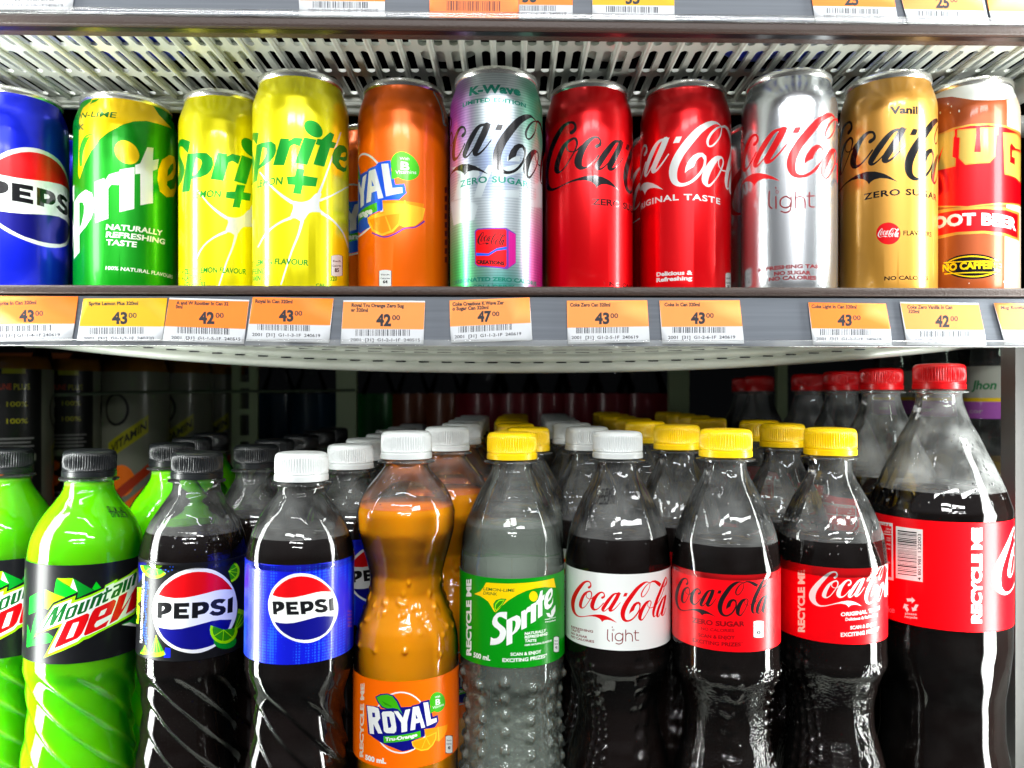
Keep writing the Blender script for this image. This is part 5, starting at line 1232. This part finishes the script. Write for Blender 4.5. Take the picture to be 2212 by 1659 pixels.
MB().box(-.70, -.20, .99, 1.0, CZ+.034, CZ+.052).obj('shelf_edge', AMBW, smooth=False, label='amber plastic shelf edge above the juice bottles', cat='shelf edge')
# vitamin juice bottles in the next bay
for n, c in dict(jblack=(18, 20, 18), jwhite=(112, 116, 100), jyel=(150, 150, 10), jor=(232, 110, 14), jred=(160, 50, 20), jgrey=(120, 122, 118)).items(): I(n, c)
def juice(xp, d, face, label, R=.0365):
    cyl = Cyl(xp, d, R, 0); root = cyl.root('juice_bottle', label=label, cat='bottle', group='juice bottles in the left bay')
    A = Art(lambda u, v: (u, v)).at(lambda p: p); P = A.poly
    h = math.pi*R*1000
    # label wrap: dark nutrition panel on one side, pale front with slanted bands on the other
    P('jblack', [(-62, 60), (-8, 60), (-8, 292), (-62, 292)])
    P('jyel', [(-44, 278), (-24, 278), (-24, 285), (-44, 285)]); A.text('jred', 'IMMUNE', (-56, 262), (-36, 262), 6, up=(0, 1)); A.text('jyel', 'PLUS', (-34, 262), (-20, 262), 6, up=(0, 1))
    for i in range(2): A.ell('jwhite', (-52, 246-i*17), 6, 6, n=12); A.text('jyel', '100%', (-40, 245-i*17), (-22, 245-i*17), 5, up=(0, 1))
    for i in range(4): P('jgrey', [(-56, 212-i*4), (-16-3*(i % 2), 212-i*4), (-16-3*(i % 2), 213.5-i*4), (-56, 213.5-i*4)])
    P('jwhite', [(-58, 190), (-14, 190), (-14, 197), (-58, 197)])
    for i in range(2): A.ell('jor', (-48, 180-i*16), 6, 6, n=12); 
    for i in range(5): P('jgrey', [(-38, 184-i*6), (-18, 184-i*6), (-18, 186-i*6), (-38, 186-i*6)])
    for i in range(6): P('jgrey', [(-56, 150-i*6), (-36, 150-i*6), (-36, 152-i*6), (-56, 152-i*6)])
    A.ring('jblack', (18, 240), 13, 17, 3, n=20); P('jyel', [(8, 182), (52, 214), (52, 234), (8, 202)]); A.text('jblack', 'VITAMIN', (12, 190), (50, 218), 10, bold=.03, up=(0, 1))
    A.ell('jor', (24, 160), 14, 18, n=16); P('jred', [(14, 132), (54, 168), (54, 180), (14, 146)]); P('jor', [(12, 90), (56, 128), (56, 160), (12, 122)]); 
    for q in A.layers: pass
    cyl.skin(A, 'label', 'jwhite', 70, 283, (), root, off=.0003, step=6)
    lathe('bottle_body', [(0, R*.8), (.004, R*.98), (.29, R*.99), (.30, R*.95), (.33, R*.4), (.36, R*.38)], 64, PET, root, face=cyl.a0)
    lathe('liquid', [(.003, R*.7), (.006, R*.95), (.286, R*.965), (.296, R*.9)], 48, AMBER, root)
    root.rotation_euler = (0, 0, face); return root
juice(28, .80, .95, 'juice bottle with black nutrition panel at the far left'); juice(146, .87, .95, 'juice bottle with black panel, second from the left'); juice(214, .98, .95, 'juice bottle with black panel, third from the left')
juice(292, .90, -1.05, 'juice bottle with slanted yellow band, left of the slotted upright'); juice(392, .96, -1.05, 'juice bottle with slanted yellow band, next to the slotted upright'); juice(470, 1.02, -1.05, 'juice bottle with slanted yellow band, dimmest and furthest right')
# dark bottles across the back
def backbottle(xp, d, wrapcol, label, liq=COLA, h=.32, R=.042):
    x = (xp-CX)/F*d; root = empty('bottle', (x, d, 0), label=label, cat='bottle', group='bottles along the back')
    lathe('bottle_body', [(0, R*.8), (.004, R), (h*.62, R), (h*.74, R*.85), (h*.9, R*.35), (h, R*.33)], 48, PET, root)
    lathe('liquid', [(.002, R*.7), (.006, R*.97), (h*.62, R*.97), (h*.72, R*.84)], 40, liq, root)
    lathe('label', [(CZ-.075, R*1.01), (CZ+.0, R*1.01)], 48, wrapcol, root, close_top=False, close_bot=False)
    lathe('cap', [(h-.002, .015), (h+.016, .015), (h+.018, .012)], 24, CAPS['red' if liq is COLA else 'white'], root)
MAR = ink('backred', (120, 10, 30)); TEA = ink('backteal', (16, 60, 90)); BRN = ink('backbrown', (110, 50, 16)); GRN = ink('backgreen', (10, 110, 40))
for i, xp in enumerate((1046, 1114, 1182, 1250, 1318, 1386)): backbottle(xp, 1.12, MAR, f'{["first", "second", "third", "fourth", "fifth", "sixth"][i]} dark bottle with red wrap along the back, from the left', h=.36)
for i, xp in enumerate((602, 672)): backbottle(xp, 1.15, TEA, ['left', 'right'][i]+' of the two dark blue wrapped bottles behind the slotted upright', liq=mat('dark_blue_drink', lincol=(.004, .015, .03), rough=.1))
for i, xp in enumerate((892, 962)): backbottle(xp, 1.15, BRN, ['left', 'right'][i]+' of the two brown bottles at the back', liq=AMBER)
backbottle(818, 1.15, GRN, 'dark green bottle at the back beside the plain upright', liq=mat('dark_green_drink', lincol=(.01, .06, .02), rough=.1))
# tall glass bottles with white and violet labels at the right
GLS = pet_mat('green_glass', .05, tint=(.80, .88, .80)); OIL = mat('yellow_oil', lincol=(.62, .34, .01), rough=.02, trans=.85, ior=1.4)
for n, c in dict(vwhite=(160, 164, 152), vyel=(214, 180, 20), vpur=(150, 80, 160), vgreen=(20, 110, 60)).items(): I(n, c)
for i, (xp, d, lab) in enumerate(((2140, .72, 'glass bottle with white and violet label beside the door post'), (2030, .80, 'glass bottle with white and violet label behind the tall red capped bottle'), (1935, .88, 'glass bottle with white and violet label furthest left of its kind'))):
    cyl = Cyl(xp, d, .0245, 0); root = cyl.root('glass_bottle', label=lab, cat='bottle', group='glass bottles with violet labels')
    lathe('bottle_body', [(0, .03), (.004, .037), (.15, .037), (.175, .034), (.21, .0262), (.235, .0242), (.29, .0240), (.34, .018), (.42, .014), (.43, .015)], 64, GLS, root, face=cyl.a0)
    lathe('liquid', [(.003, .03), (.006, .036), (.15, .036), (.175, .0325), (.20, .027)], 48, OIL, root)
    A = Art(lambda u, v: (u, v)).at(lambda p: p)
    A.poly('vyel', [(-76, 250.5), (76, 250.5), (76, 254), (-76, 254)]); A.poly('vpur', [(-76, 234), (76, 234), (76, 250.5), (-76, 250.5)]); A.text('vgreen', 'Jhon', (-16, 262), (4, 262), 8, slant=.2, bold=.03, up=(0, 1)); A.text('vwhite', 'cor', (-18, 240), (-6, 240), 4, up=(0, 1))
    cyl.skin(A, 'label', 'vwhite', 235, 283, (), root, off=.0002, step=6)

for o in list(bpy.data.objects):
    if o.type == 'MESH' and o.parent is None and 'label' not in o and 'kind' not in o: print('UNLABELLED', o.name)
